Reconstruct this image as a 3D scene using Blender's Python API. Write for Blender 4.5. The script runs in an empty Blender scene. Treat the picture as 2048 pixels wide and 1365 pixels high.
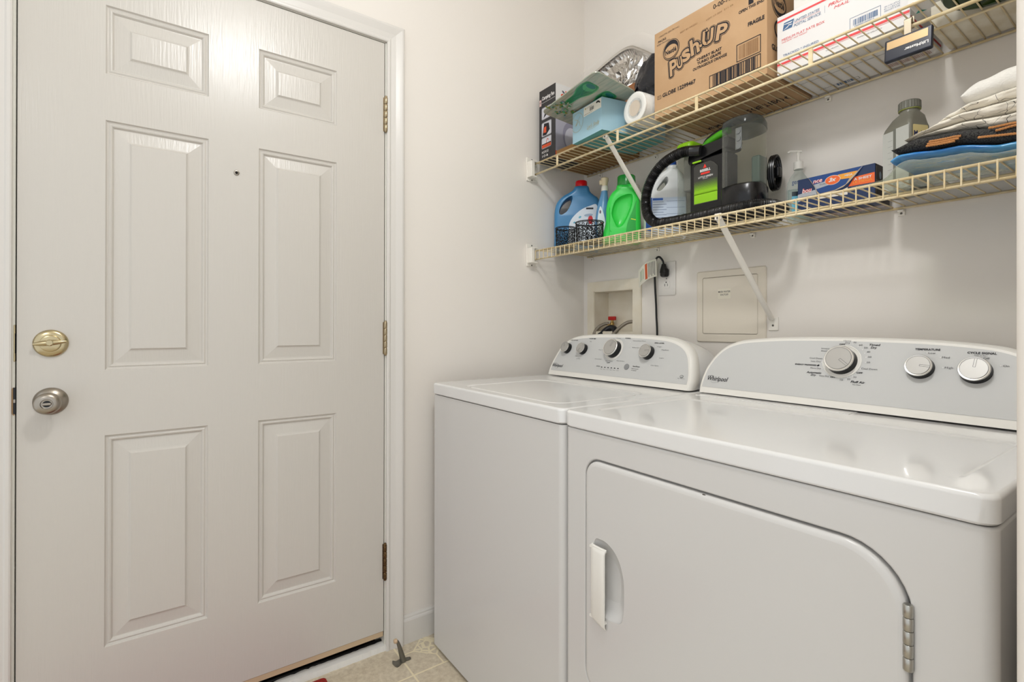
import bpy, bmesh, math, random
from mathutils import Vector, Matrix
from math import sin, cos, pi, radians

SC = bpy.context.scene
COL = SC.collection
V3 = Vector

# ------------------------------------------------------------------ camera
W, H = 2048.0, 1365.0
FPX, PY = 1011.65, 650.81
yaw, pit, rol = radians(54.6394), radians(0.1189), radians(0.0746)
Fv = V3((-sin(yaw) * cos(pit), cos(yaw) * cos(pit), sin(pit)))
Rv = V3((cos(yaw), sin(yaw), 0)); Uv = Rv.cross(Fv)
R2 = Rv * cos(rol) + Uv * sin(rol); U2 = -Rv * sin(rol) + Uv * cos(rol)
cd = bpy.data.cameras.new('camera'); cam = bpy.data.objects.new('camera', cd); COL.objects.link(cam)
cd.sensor_fit = 'HORIZONTAL'; cd.sensor_width = 36.0; cd.lens = FPX / W * 36.0
cd.shift_y = (PY - H / 2) / W; cd.clip_start = 0.02
M = Matrix((R2, U2, -Fv)).transposed().to_4x4(); M.translation = V3((1.67431, -1.58629, 1.11643))
cam.matrix_world = M
SC.camera = cam

# ------------------------------------------------------------------ light
wd = bpy.data.worlds.new('world'); SC.world = wd; wd.use_nodes = True
bg = wd.node_tree.nodes['Background']; bg.inputs[0].default_value = (0.93, 0.965, 1.0, 1); bg.inputs[1].default_value = 0.82
LAMP = V3((1.24, -1.25, 2.54))
ld = bpy.data.lights.new('ceiling_lamp_light', 'POINT'); ld.shadow_soft_size = 0.085; ld.energy = 20.0
ld.color = (0.97, 0.985, 1.0)
lo = bpy.data.objects.new('ceiling_lamp_light', ld); COL.objects.link(lo); lo.location = LAMP - V3((0, 0, 0.075))
# second lamp of the adjoining hall, behind the camera
l2 = bpy.data.lights.new('hall_lamp_light', 'AREA'); l2.shape = 'DISK'; l2.size = 0.5; l2.energy = 9.0
l2.color = (0.97, 0.985, 1.0)
lo2 = bpy.data.objects.new('hall_lamp_light', l2); COL.objects.link(lo2); lo2.location = (2.3, -2.7, 2.5)
vs = SC.view_settings
vs.view_transform = 'Standard'; vs.look = 'None'; vs.exposure = 0.40; vs.gamma = 1.0; vs.use_curve_mapping = False

# ------------------------------------------------------------------ materials
def lin(c):
    return tuple((x / 12.92 if x <= 0.04045 else ((x + 0.055) / 1.055) ** 2.4) for x in c)
def hexc(h):
    return tuple(int(h[i:i + 2], 16) / 255 for i in (0, 2, 4))
MATS = {}
def mat(name, col, rough=0.6, metal=0.0, bump=None, var=None, spec=0.5, coat=0.0, trans=0.0, ior=1.45, alpha=None, tint=None, edge=0.7):
    """bump=(scale, strength, (sx,sy,sz)); var=(scale, second colour, (sx,sy,sz)); alpha = share of see-through film"""
    if name in MATS: return MATS[name]
    m = bpy.data.materials.new(name); m.use_nodes = True; nt = m.node_tree; N = nt.nodes; L = nt.links
    b = N['Principled BSDF']; c = lin(hexc(col))
    b.inputs['Base Color'].default_value = (*c, 1); b.inputs['Roughness'].default_value = rough
    b.inputs['Metallic'].default_value = metal; b.inputs['Specular IOR Level'].default_value = spec
    b.inputs['Coat Weight'].default_value = coat; b.inputs['Transmission Weight'].default_value = trans
    b.inputs['IOR'].default_value = ior
    tc = N.new('ShaderNodeTexCoord')
    def noise(sc, st):
        mp = N.new('ShaderNodeMapping'); mp.inputs['Scale'].default_value = st
        n = N.new('ShaderNodeTexNoise'); n.inputs['Scale'].default_value = sc; n.inputs['Detail'].default_value = 4
        L.new(tc.outputs['Object'], mp.inputs[0]); L.new(mp.outputs[0], n.inputs['Vector']); return n
    if var:
        n = noise(var[0], var[2] if len(var) > 2 else (1, 1, 1))
        r = N.new('ShaderNodeValToRGB'); r.color_ramp.elements[0].color = (*c, 1); r.color_ramp.elements[1].color = (*lin(hexc(var[1])), 1)
        r.color_ramp.elements[0].position = 0.38; r.color_ramp.elements[1].position = 0.66
        L.new(n.outputs['Fac'], r.inputs[0]); L.new(r.outputs[0], b.inputs['Base Color'])
    if bump:
        n = noise(bump[0], bump[2] if len(bump) > 2 else (1, 1, 1))
        bp = N.new('ShaderNodeBump'); bp.inputs['Strength'].default_value = bump[1]; bp.inputs['Distance'].default_value = 0.002
        L.new(n.outputs['Fac'], bp.inputs['Height']); L.new(bp.outputs[0], b.inputs['Normal'])
    if alpha is not None:
        t = N.new('ShaderNodeBsdfTransparent'); t.inputs[0].default_value = (*lin(hexc(tint or 'ffffff')), 1)
        mx = N.new('ShaderNodeMixShader'); fr = N.new('ShaderNodeLayerWeight'); fr.inputs['Blend'].default_value = 0.5; pw = N.new('ShaderNodeMath'); pw.operation = 'POWER'; pw.inputs[1].default_value = 3.5; sc_ = N.new('ShaderNodeMath'); sc_.operation = 'MULTIPLY'; sc_.inputs[1].default_value = edge
        ad = N.new('ShaderNodeMath'); ad.operation = 'ADD'; ad.use_clamp = True; ad.inputs[1].default_value = 1 - alpha
        L.new(fr.outputs['Facing'], pw.inputs[0]); L.new(pw.outputs[0], sc_.inputs[0]); L.new(sc_.outputs[0], ad.inputs[0]); L.new(ad.outputs[0], mx.inputs[0])
        L.new(t.outputs[0], mx.inputs[1]); L.new(b.outputs[0], mx.inputs[2])
        L.new(mx.outputs[0], N['Material Output'].inputs['Surface'])
    MATS[name] = m; return m

wall_paint = mat('wall_paint', 'e5dfd7', 0.75, bump=(90, 0.08), spec=0.3)
ceil_paint = mat('ceiling_paint', 'ece8e0', 0.9)
trim_paint = mat('trim_paint', 'd6d2cc', 0.28, bump=(60, 0.05, (1, 1, 0.1)))
door_paint = mat('door_paint', 'c9c4bc', 0.27, bump=(30, 0.30, (7, 7, 0.45)))
jamb_paint = mat('jamb_paint', 'd6d4ca', 0.45)
white_enamel = mat('white_enamel', 'dfdedc', 0.16, coat=0.3)
cab_enamel = mat('cabinet_enamel', 'cfcdca', 0.20)
white_plastic = mat('white_plastic', 'e6e3dc', 0.35)
panel_grey = mat('panel_grey', 'c6c6c4', 0.45)
metal_grey = mat('knob_metal', 'b9b7b3', 0.38, metal=0.55)
knob_ring = mat('knob_ring', 'dcdad6', 0.22, metal=0.8)
black_plastic = mat('black_plastic', '101012', 0.25)
black_rubber = mat('black_rubber', '0c0c0d', 0.5)
dark = mat('dark_gap', '080706', 0.9)
wire_vinyl = mat('wire_vinyl', 'e2d2ae', 0.4, var=(30, 'd5c093'))
bracket_paint = mat('bracket_paint', 'ebe6dc', 0.4)
steel = mat('brushed_nickel', 'a29a8f', 0.32, metal=1.0)
brass = mat('polished_brass', 'bfb08c', 0.24, metal=1.0)
hinge_metal = mat('hinge_nickel', 'a8987c', 0.3, metal=1.0)
hinge_old = mat('hinge_tarnished', '7a5f3e', 0.45, metal=0.8, var=(300, '3a2a1c'))
screw_metal = mat('screw_steel', '6b6762', 0.3, metal=1.0)
wood_raw = mat('raw_wood', 'a88a66', 0.8, bump=(90, 0.5, (1, 1, 0.2)))
kraft = mat('corrugated_cardboard', 'bd9b76', 0.85, var=(9, 'b5926c'), bump=(140, 0.12, (1, 1, 0.15)))
kraft_edge = mat('cardboard_tape', 'c9a47c', 0.6)
ink = mat('black_ink', '1c1a20', 0.7)
paper_white = mat('white_card', 'dedcda', 0.55)
red_ink = mat('red_ink', 'dd4a4c', 0.6)
blue_ink = mat('blue_ink', '41648c', 0.6)
grey_ink = mat('grey_ink', '4a4a4c', 0.7)
teal_ink = mat('teal_ink', '1f9a8c', 0.4)

def floor_material():
    m = bpy.data.materials.new('vinyl_tile'); m.use_nodes = True; nt = m.node_tree; N = nt.nodes; L = nt.links
    b = N['Principled BSDF']; b.inputs['Roughness'].default_value = 0.42
    tc = N.new('ShaderNodeNewGeometry'); sp = N.new('ShaderNodeSeparateXYZ'); L.new(tc.outputs['Position'], sp.inputs[0])
    def math_(op, a, bb=None):
        n = N.new('ShaderNodeMath'); n.operation = op
        for i, v in enumerate((a, bb)):
            if v is None: continue
            if isinstance(v, (int, float)): n.inputs[i].default_value = v
            else: L.new(v, n.inputs[i])
        return n.outputs[0]
    P = 0.30
    def dist(o, off, P=P):  # distance to nearest grid line
        f = math_('FRACT', math_('DIVIDE', math_('SUBTRACT', o, off - 30 * P), P))
        return math_('MULTIPLY', math_('MINIMUM', f, math_('SUBTRACT', 1.0, f)), P)
    dx = dist(sp.outputs[0], 0.174); dy = dist(sp.outputs[1], -0.905)
    line = math_('LESS_THAN', math_('MINIMUM', dx, dy), 0.0030)
    # decorative broken-tile diamond inside each cell, with short joints running off it
    ex = dist(sp.outputs[0], 0.062, 0.9); ey = dist(sp.outputs[1], -0.797, 0.9)
    su = math_('ADD', ex, ey)
    inlay = math_('LESS_THAN', su, 0.058)
    rim = math_('LESS_THAN', math_('ABSOLUTE', math_('SUBTRACT', su, 0.058)), 0.0035)
    spoke = math_('MULTIPLY', math_('LESS_THAN', math_('MINIMUM', ex, ey), 0.0026), math_('MULTIPLY', math_('LESS_THAN', math_('MAXIMUM', ex, ey), 0.110), math_('GREATER_THAN', su, 0.058)))
    rim = math_('MAXIMUM', rim, spoke)
    vo = N.new('ShaderNodeTexVoronoi'); vo.feature = 'DISTANCE_TO_EDGE'; vo.inputs['Scale'].default_value = 36
    L.new(tc.outputs['Position'], vo.inputs['Vector'])
    crack = math_('MULTIPLY', inlay, math_('LESS_THAN', vo.outputs['Distance'], 0.09))
    allm = math_('MAXIMUM', math_('MAXIMUM', line, rim), crack)
    n1 = N.new('ShaderNodeTexNoise'); n1.inputs['Scale'].default_value = 55; n1.inputs['Detail'].default_value = 8; n1.inputs['Roughness'].default_value = 0.7
    L.new(tc.outputs['Position'], n1.inputs['Vector'])
    r = N.new('ShaderNodeValToRGB'); r.color_ramp.elements[0].color = (*lin(hexc('b5a68e')), 1); r.color_ramp.elements[0].position = 0.3
    r.color_ramp.elements[1].color = (*lin(hexc('dacfb9')), 1); r.color_ramp.elements[1].position = 0.7
    L.new(n1.outputs['Fac'], r.inputs[0])
    mx = N.new('ShaderNodeMix'); mx.data_type = 'RGBA'; mx.inputs[7].default_value = (*lin(hexc('e3d7b8')), 1)
    L.new(allm, mx.inputs[0]); L.new(r.outputs[0], mx.inputs[6]); L.new(mx.outputs[2], b.inputs['Base Color'])
    return m

# ------------------------------------------------------------------ building tools
def link(o, parent=None):
    COL.objects.link(o)
    if parent is not None: o.parent = parent
    return o
def wloc(o):
    p = V3((0, 0, 0))
    while o is not None: p += o.location; o = o.parent
    return p
def thing(name, label, cat, loc, group=None, kind=None):
    o = bpy.data.objects.new(name, None); o.location = loc; o.empty_display_size = 0.05
    link(o); settag(o, label, cat, group, kind); return o
def settag(o, label=None, cat=None, group=None, kind=None):
    if label: o['label'] = label
    if cat: o['category'] = cat
    if group: o['group'] = group
    if kind: o['kind'] = kind
    return o

class MB:
    """collects shapes in world coordinates; build() links them as ONE mesh object"""
    def __init__(s): s.v = []; s.f = []; s.m = []; s.sm = []; s.wn = False
    def add(s, verts, faces, mi=0, smooth=False):
        o = len(s.v); s.v += [tuple(p) for p in verts]
        for f in faces: s.f.append(tuple(i + o for i in f)); s.m.append(mi); s.sm.append(smooth)
        return s
    def box(s, x0, x1, y0, y1, z0, z1, mi=0, xf=None):
        vs_ = [(x, y, z) for z in (z0, z1) for y in (y0, y1) for x in (x0, x1)]
        if xf: vs_ = [xf(p) for p in vs_]
        return s.add(vs_, [(0, 2, 3, 1), (4, 5, 7, 6), (0, 1, 5, 4), (2, 6, 7, 3), (0, 4, 6, 2), (1, 3, 7, 5)], mi)
    def rbox(s, x0, x1, y0, y1, z0, z1, r=0.005, seg=3, mi=0, xf=None, axes=None):
        bm = bmesh.new(); bmesh.ops.create_cube(bm, size=1)
        for v in bm.verts: v.co = V3((x0 + (v.co.x + .5) * (x1 - x0), y0 + (v.co.y + .5) * (y1 - y0), z0 + (v.co.z + .5) * (z1 - z0)))
        ed = bm.edges[:]
        if axes:
            ed = [e for e in ed if abs((e.verts[0].co - e.verts[1].co).normalized()['xyz'.index(axes)]) > .9]
        bmesh.ops.bevel(bm, geom=ed, offset=r, segments=seg, profile=0.5, affect='EDGES'); s.wn = True
        return s.bm(bm, mi, True, xf)
    def bm(s, bm, mi=0, smooth=False, xf=None):
        bm.verts.ensure_lookup_table(); bm.verts.index_update()
        vs_ = [tuple(v.co) for v in bm.verts]
        if xf: vs_ = [tuple(xf(V3(p))) for p in vs_]
        s.add(vs_, [tuple(v.index for v in f.verts) for f in bm.faces], mi, smooth); bm.free(); return s
    def loft(s, loops, mi=0, smooth=True, cap0=True, cap1=True, closed=False):
        n = len(loops[0]); o = len(s.v)
        for l in loops: s.v += [tuple(p) for p in l]
        K = len(loops)
        for k in range(K if closed else K - 1):
            k2 = (k + 1) % K
            for i in range(n):
                j = (i + 1) % n
                s.f.append((o + k * n + i, o + k * n + j, o + k2 * n + j, o + k2 * n + i)); s.m.append(mi); s.sm.append(smooth)
        if not closed:
            if cap0: s.f.append(tuple(o + i for i in reversed(range(n)))); s.m.append(mi); s.sm.append(False)
            if cap1: s.f.append(tuple(o + (K - 1) * n + i for i in range(n))); s.m.append(mi); s.sm.append(False)
        return s
    def tube(s, path, r, seg=8, mi=0, caps=True, closed=False, smooth=True):
        P = [V3(p) for p in path]; n = len(P); loops = []
        rr = r if callable(r) else (lambda i: r)
        t0 = None; nrm = None
        for i in range(n):
            a = P[(i - 1) % n] if (closed or i > 0) else P[i]; b = P[(i + 1) % n] if (closed or i < n - 1) else P[i]
            t = (b - a); t = t.normalized() if t.length > 1e-9 else V3((0, 0, 1))
            if nrm is None:
                up = V3((0, 0, 1)) if abs(t.z) < .9 else V3((1, 0, 0)); nrm = t.cross(up).normalized()
            else:
                nrm = (nrm - t * nrm.dot(t)); nrm = nrm.normalized() if nrm.length > 1e-6 else t.orthogonal().normalized()
            bn = t.cross(nrm)
            loops.append([P[i] + (nrm * cos(2 * pi * k / seg) + bn * sin(2 * pi * k / seg)) * rr(i) for k in range(seg)])
        return s.loft(loops, mi, smooth, caps, caps, closed)
    def lathe(s, prof, O, A, seg=32, mi=0, smooth=True, sx=1.0, xdir=None):
        """prof [(r,h)] around axis A from O; sx squashes along xdir"""
        A = V3(A).normalized(); O = V3(O)
        X = V3(xdir).normalized() if xdir is not None else (A.orthogonal().normalized()); Y = A.cross(X)
        loops = [[O + A * h + (X * cos(2 * pi * k / seg) * sx + Y * sin(2 * pi * k / seg)) * r for k in range(seg)] for r, h in prof]
        return s.loft(loops, mi, smooth, prof[0][0] > 1e-6, prof[-1][0] > 1e-6)
    def sphere(s, c, r, seg=16, mi=0):
        bm = bmesh.new(); bmesh.ops.create_uvsphere(bm, u_segments=seg, v_segments=seg // 2 + 2, radius=1)
        r = (r, r, r) if isinstance(r, (int, float)) else r; c = V3(c)
        for v in bm.verts: v.co = c + V3((v.co.x * r[0], v.co.y * r[1], v.co.z * r[2]))
        return s.bm(bm, mi, True)
    def build(s, name, mats, parent=None, sub=0, ang=40, merge=False):
        off = wloc(parent) if parent is not None else None
        if off is None:
            xs = [p[0] for p in s.v]; ys = [p[1] for p in s.v]; zs = [p[2] for p in s.v]
            off = V3(((min(xs) + max(xs)) / 2, (min(ys) + max(ys)) / 2, min(zs)))
        me = bpy.data.meshes.new(name)
        me.from_pydata([(p[0] - off.x, p[1] - off.y, p[2] - off.z) for p in s.v], [], s.f)
        if not isinstance(mats, (list, tuple)): mats = [mats]
        for m in mats: me.materials.append(m)
        me.polygons.foreach_set('material_index', s.m); me.polygons.foreach_set('use_smooth', s.sm)
        me.update(); me.validate()
        bm = bmesh.new(); bm.from_mesh(me)
        if merge: bmesh.ops.remove_doubles(bm, verts=bm.verts, dist=1e-5)
        bmesh.ops.recalc_face_normals(bm, faces=bm.faces)
        for e in bm.edges:
            if len(e.link_faces) == 2 and e.calc_face_angle(0) > radians(ang): e.smooth = False
        bm.to_mesh(me); bm.free()
        o = bpy.data.objects.new(name, me)
        if parent is None: o.location = off
        link(o, parent)
        if s.wn:
            md = o.modifiers.new('WeightedNormal', 'WEIGHTED_NORMAL'); md.keep_sharp = True; md.weight = 100
        if sub:
            md = o.modifiers.new('Subdivision', 'SUBSURF'); md.levels = sub; md.render_levels = sub
        return o

def smooth_path(pts, n=8, closed=False):
    P = [V3(p) for p in pts]; out = []; K = len(P)
    for i in range(K if closed else K - 1):
        g = lambda j: P[j % K] if closed else P[max(0, min(K - 1, j))]
        a, b, c, d = g(i - 1), g(i), g(i + 1), g(i + 2)
        for k in range(n):
            t = k / n
            out.append(0.5 * ((2 * b) + (c - a) * t + (2 * a - 5 * b + 4 * c - d) * t * t + (3 * b - a - 3 * c + d) * t ** 3))
    if not closed: out.append(P[-1])
    return out
def sp2(pts, n=8, closed=True):
    return [(p.x, p.y) for p in smooth_path([(a, b, 0) for a, b in pts], n, closed)]
def rrect(x0, x1, y0, y1, r, n=6):
    rs = r if isinstance(r, (list, tuple)) else (r,) * 4   # order: x1y1, x0y1, x0y0, x1y0
    out = []
    for (cx, cy, a0, rr) in ((x1 - rs[0], y1 - rs[0], 0, rs[0]), (x0 + rs[1], y1 - rs[1], 90, rs[1]), (x0 + rs[2], y0 + rs[2], 180, rs[2]), (x1 - rs[3], y0 + rs[3], 270, rs[3])):
        for k in range(n + 1):
            a = radians(a0 + 90 * k / n); out.append((cx + rr * cos(a), cy + rr * sin(a)))
    return out
def frame(O, U, N):
    """local (u,v,w) -> world; v is up in the face plane, w leaves the face"""
    O = V3(O); U = V3(U).normalized(); N = V3(N).normalized(); Vv = N.cross(U)
    if Vv.z < 0: Vv = -Vv
    return lambda p: O + U * p[0] + Vv * p[1] + N * (p[2] if len(p) > 2 else 0)
def plane_th(P0, th):
    """vertical plane with direction th (deg); returns map (s,z,w) -> world, w toward the room side"""
    d = V3((cos(radians(th)), sin(radians(th)), 0)); n = V3((d.y, -d.x, 0))
    return lambda p: V3((P0[0], P0[1], 0)) + d * p[0] + V3((0, 0, p[1])) + n * (p[2] if len(p) > 2 else 0)

def curve_solid(outline, holes=(), depth=0.02, bevel=0.008, res=4, fill='BOTH'):
    """extruded 2D shape with rounded edges -> bmesh in local (u,v,w)"""
    cu = bpy.data.curves.new('c', 'CURVE'); cu.dimensions = '2D'; cu.fill_mode = fill
    for pl_ in (outline, *holes):
        sp = cu.splines.new('POLY'); sp.points.add(len(pl_) - 1)
        for q, p in zip(sp.points, pl_): q.co = (p[0], p[1], 0, 1)
        sp.use_cyclic_u = True
    cu.extrude = max(depth / 2 - bevel, 0); cu.bevel_depth = bevel; cu.bevel_resolution = res; cu.offset = -bevel
    o = bpy.data.objects.new('c', cu); COL.objects.link(o)
    me = bpy.data.meshes.new_from_object(o.evaluated_get(bpy.context.evaluated_depsgraph_get()))
    bm = bmesh.new(); bm.from_mesh(me)
    bmesh.ops.remove_doubles(bm, verts=bm.verts, dist=1e-6)
    bpy.data.objects.remove(o); bpy.data.meshes.remove(me); return bm

def text_mesh(s, w=None, h=None, bold=0.0, shear=0.0, italic=False):
    """triangulated text, bottom left at 0,0, scaled to width w and/or height h"""
    cu = bpy.data.curves.new('t', 'FONT'); cu.body = s; cu.size = 1; cu.offset = bold; cu.shear = shear; cu.fill_mode = 'FRONT'; cu.resolution_u = 3
    cu.space_line = 1.0; cu.align_x = 'CENTER' if '\n' in s else 'LEFT'
    o = bpy.data.objects.new('t', cu); COL.objects.link(o)
    me = bpy.data.meshes.new_from_object(o.evaluated_get(bpy.context.evaluated_depsgraph_get()))
    vs_ = [tuple(v.co) for v in me.vertices]; fs = [tuple(p.vertices) for p in me.polygons]
    bpy.data.objects.remove(o); bpy.data.meshes.remove(me)
    if not vs_: return [], []
    x0 = min(v[0] for v in vs_); x1 = max(v[0] for v in vs_); y0 = min(v[1] for v in vs_); y1 = max(v[1] for v in vs_)
    sx = (w / (x1 - x0)) if w else None; sy = (h / (y1 - y0)) if h else None
    sx = sx or sy; sy = sy or sx
    return [((v[0] - x0) * sx, (v[1] - y0) * sy) for v in vs_], fs

class Print:
    """flat printing on a face; fr maps (u,v,w) to the world"""
    def __init__(s, fr, lift=0.0005): s.fr = fr; s.mb = MB(); s.mats = []; s.lift = lift; s.k = 0
    def mi(s, m):
        if m not in s.mats: s.mats.append(m)
        return s.mats.index(m)
    def put(s, pts, faces, m, lv=None):
        w = s.lift + (lv if lv is not None else 0) * 0.00025
        s.mb.add([s.fr((p[0], p[1], w)) for p in pts], faces, s.mi(m)); return s
    def poly(s, pts, m, lv=0): return s.put(pts, [tuple(range(len(pts)))], m, lv)
    def rect(s, x0, x1, y0, y1, m, lv=0): return s.poly([(x0, y0), (x1, y0), (x1, y1), (x0, y1)], m, lv)
    def ell(s, cx, cy, rx, ry, m, lv=0, n=28, rot=0):
        c, t = cos(rot), sin(rot)
        return s.poly([(cx + rx * cos(a) * c - ry * sin(a) * t, cy + rx * cos(a) * t + ry * sin(a) * c) for a in [2 * pi * i / n for i in range(n)]], m, lv)
    def ring(s, outer, inner, m, lv=0):
        n = len(outer); return s.put(list(outer) + list(inner), [(i, (i + 1) % n, n + (i + 1) % n, n + i) for i in range(n)], m, lv)
    def line(s, pts, w, m, lv=0, closed=False):
        K = len(pts)
        for i in range(K if closed else K - 1):
            a = V3((*pts[i], 0)); b = V3((*pts[(i + 1) % K], 0)); d = (b - a)
            if d.length < 1e-7: continue
            d.normalize(); n = V3((-d.y, d.x, 0)) * w / 2; e = d * w * .25
            s.put([(a - e + n)[:2], (a - e - n)[:2], (b + e - n)[:2], (b + e + n)[:2]], [(0, 1, 2, 3)], m, lv)
        return s
    def frame(s, x0, x1, y0, y1, w, m, lv=0): return s.line([(x0, y0), (x1, y0), (x1, y1), (x0, y1)], w, m, lv, True)
    def text(s, t, x, y, w=None, h=None, m=None, lv=1, bold=0.0, shear=0.0, rot=0.0, align='l'):
        v, f = text_mesh(t, w, h, bold, shear)
        if not v: return s
        wd_ = max(p[0] for p in v); dx = {'l': 0, 'c': -wd_ / 2, 'r': -wd_}[align]; c, q = cos(rot), sin(rot)
        s.put([(x + (p[0] + dx) * c - p[1] * q, y + (p[0] + dx) * q + p[1] * c) for p in v], f, m, lv); return s
    def bars(s, x0, x1, y0, y1, m, seed=1, lv=0, n=30):
        rnd = random.Random(seed); x = x0; u = (x1 - x0) / n
        while x < x1 - u * .5:
            w = u * rnd.choice((.4, .6, .9, 1.3)); s.rect(x, min(x + w, x1), y0, y1, m, lv); x += w + u * rnd.choice((.35, .6, .9))
        return s
    def build(s, name, parent, label=None):
        if name.endswith('_print') and name != 'tag_print':      # printing stays inside the mesh of the box it is on
            body = next((c for c in parent.children if c.name.split('.')[0] == 'box_body'), None)
            if body is not None:
                me = body.data; off = wloc(body); bm = bmesh.new(); bm.from_mesh(me); k0 = len(me.materials)
                for m in s.mats: me.materials.append(m)
                vv = [bm.verts.new((p[0] - off.x, p[1] - off.y, p[2] - off.z)) for p in s.mb.v]
                for f, mi in zip(s.mb.f, s.mb.m):
                    try: q = bm.faces.new([vv[i] for i in f])
                    except ValueError: continue
                    q.material_index = k0 + mi; q.smooth = False
                bm.to_mesh(me); bm.free(); return body
        o = s.mb.build(name, s.mats, parent)
        if label: o['label'] = label
        return o

def bool_cut(o, cutters):
    for c in cutters:
        md = o.modifiers.new('b', 'BOOLEAN'); md.operation = 'DIFFERENCE'; md.object = c; md.solver = 'EXACT'
    me = bpy.data.meshes.new_from_object(o.evaluated_get(bpy.context.evaluated_depsgraph_get()))
    o.modifiers.clear(); o.data = me
    for c in cutters: bpy.data.objects.remove(c)
def edge_round(o, w=0.002, seg=3, ang=40):
    md = o.modifiers.new('Bevel', 'BEVEL'); md.width = w; md.segments = seg; md.limit_method = 'ANGLE'; md.angle_limit = radians(ang)
    for p in o.data.polygons: p.use_smooth = True
    return o

# ================================================================== THE ROOM
def structure(o, nm=None): o['kind'] = 'structure'; return o
HT = 2.60
DY0, DY1, DZ0, DZ1 = -1.8525, -0.9384, 0.068, 2.0904      # door slab
OY0, OY1, OZ1 = -1.878, -0.915, 2.112                      # rough opening
b = MB()
b.box(-.12, 0, -3.2, OY0, 0, HT); b.box(-.12, 0, OY0, OY1, OZ1, HT); b.box(-.12, 0, OY1, 0.12, 0, HT)
structure(b.build('wall_left', wall_paint))
HX0, HX1, HZ0, HZ1 = 0.067, 0.290, 1.092, 1.269            # opening of the washer outlet box
b = MB()
b.box(0, HX0, 0, .12, 0, HT); b.box(HX1, 3.2, 0, .12, 0, HT); b.box(HX0, HX1, 0, .12, 0, HZ0); b.box(HX0, HX1, 0, .12, HZ1, HT)
structure(b.build('wall_back', wall_paint))
b = MB(); b.rbox(1.56, 1.70, -.93, 0.0, 0, HT, r=0.012, seg=4, axes='z')
structure(b.build('wall_right', wall_paint))
b = MB(); b.box(-.12, 3.2, -3.2, .12, -.05, 0); structure(b.build('floor', floor_material()))
b = MB(); b.box(-.12, 3.2, -3.2, .12, HT, HT + .05); structure(b.build('ceiling', ceil_paint))

# baseboard along the door wall (profiled)
def sweep_y(prof, y0, y1, mb, mi=0):   # prof (x,z) closed
    mb.loft([[(x, y0, z) for x, z in prof], [(x, y1, z) for x, z in prof]], mi, False)
b = MB(); sweep_y([(0, 0), (.012, 0), (.012, .078), (.0105, .083), (.0075, .087), (.0075, .091), (.004, .097), (0, .097)], -.8715, 0, b)
structure(b.build('baseboard_left', trim_paint))
b = MB(); b.box(0.012, 1.56, -.012, 0, 0, .097); structure(b.build('baseboard_back', trim_paint))

# casing: colonial profile mitred round the opening
prof = [(0, 0), (0, .010), (.003, .012), (.009, .0125), (.013, .010), (.030, .0125), (.044, .0165), (.052, .0185), (.0575, .018), (.0605, .015), (.062, .010), (.062, 0)]
ia, ib, iz = -1.8605, -0.9315, 2.0945
b = MB(); loops = []
for (y, z, sy, sz) in ((ia, 0.0, -1, 0), (ia, iz, -1, 1), (ib, iz, 1, 1), (ib, 0.0, 1, 0)):
    loops.append([(hh, y + sy * o_, z + sz * o_) for o_, hh in prof])
b.loft(loops, 0, False)
structure(b.build('trim_1', trim_paint))
# jamb with stop
b = MB()
b.box(-.12, .001, OY0, DY0 - .0028, 0.0, OZ1); b.box(-.12, .001, DY1 + .0028, OY1, 0.0, OZ1); b.box(-.12, .001, OY0, OY1, DZ1 + .0022, OZ1)
b.box(-.12, -.047, ia - .002, DY0 + .012, 0.0, OZ1); b.box(-.12, -.047, DY1 - .012, ib + .002, 0.0, OZ1); b.box(-.12, -.047, OY0, OY1, DZ1 - .012, OZ1)
structure(b.build('trim_2', jamb_paint))
b = MB(); b.box(-.30, -.12, OY0 - .1, OY1 + .1, -.02, HT); structure(b.build('wall_outside', dark))

# threshold: painted sill, dark weather strip gap
thr = thing('threshold', 'white painted door threshold with chipped edge below the entry door', 'threshold', (0, -1.4, 0))
rnd = random.Random(4)
b = MB(); ys = [ia + (ib - ia) * i / 90 for i in range(91)]
top = []
for i, y in enumerate(ys):
    fr_ = .0045 + rnd.uniform(-.001, .001); bk = -.022 + (rnd.uniform(-.004, .003) if i < 70 else rnd.uniform(-.001, .001))
    top.append((y, fr_, bk))
lo_ = [[(bk, y, .0), (bk, y, .021), (f - .001, y, .019), (f, y, .0)] for y, f, bk in top]
b.loft(lo_, 0, False); b.build('painted_sill', mat('sill_paint', 'e6e4df', 0.5, bump=(60, .3)), thr)
b = MB(); b.box(-.10, -.020, ia, ib, .0, .017); b.build('metal_sill', mat('sill_black', '0d0b0a', 0.5, var=(200, '2c1c12')), thr)
b = MB()
b.tube([(-.030, ia, .020), (-.030, ib, .020)], .006, 8); b.build('rubber_seal', black_rubber, thr)

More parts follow.
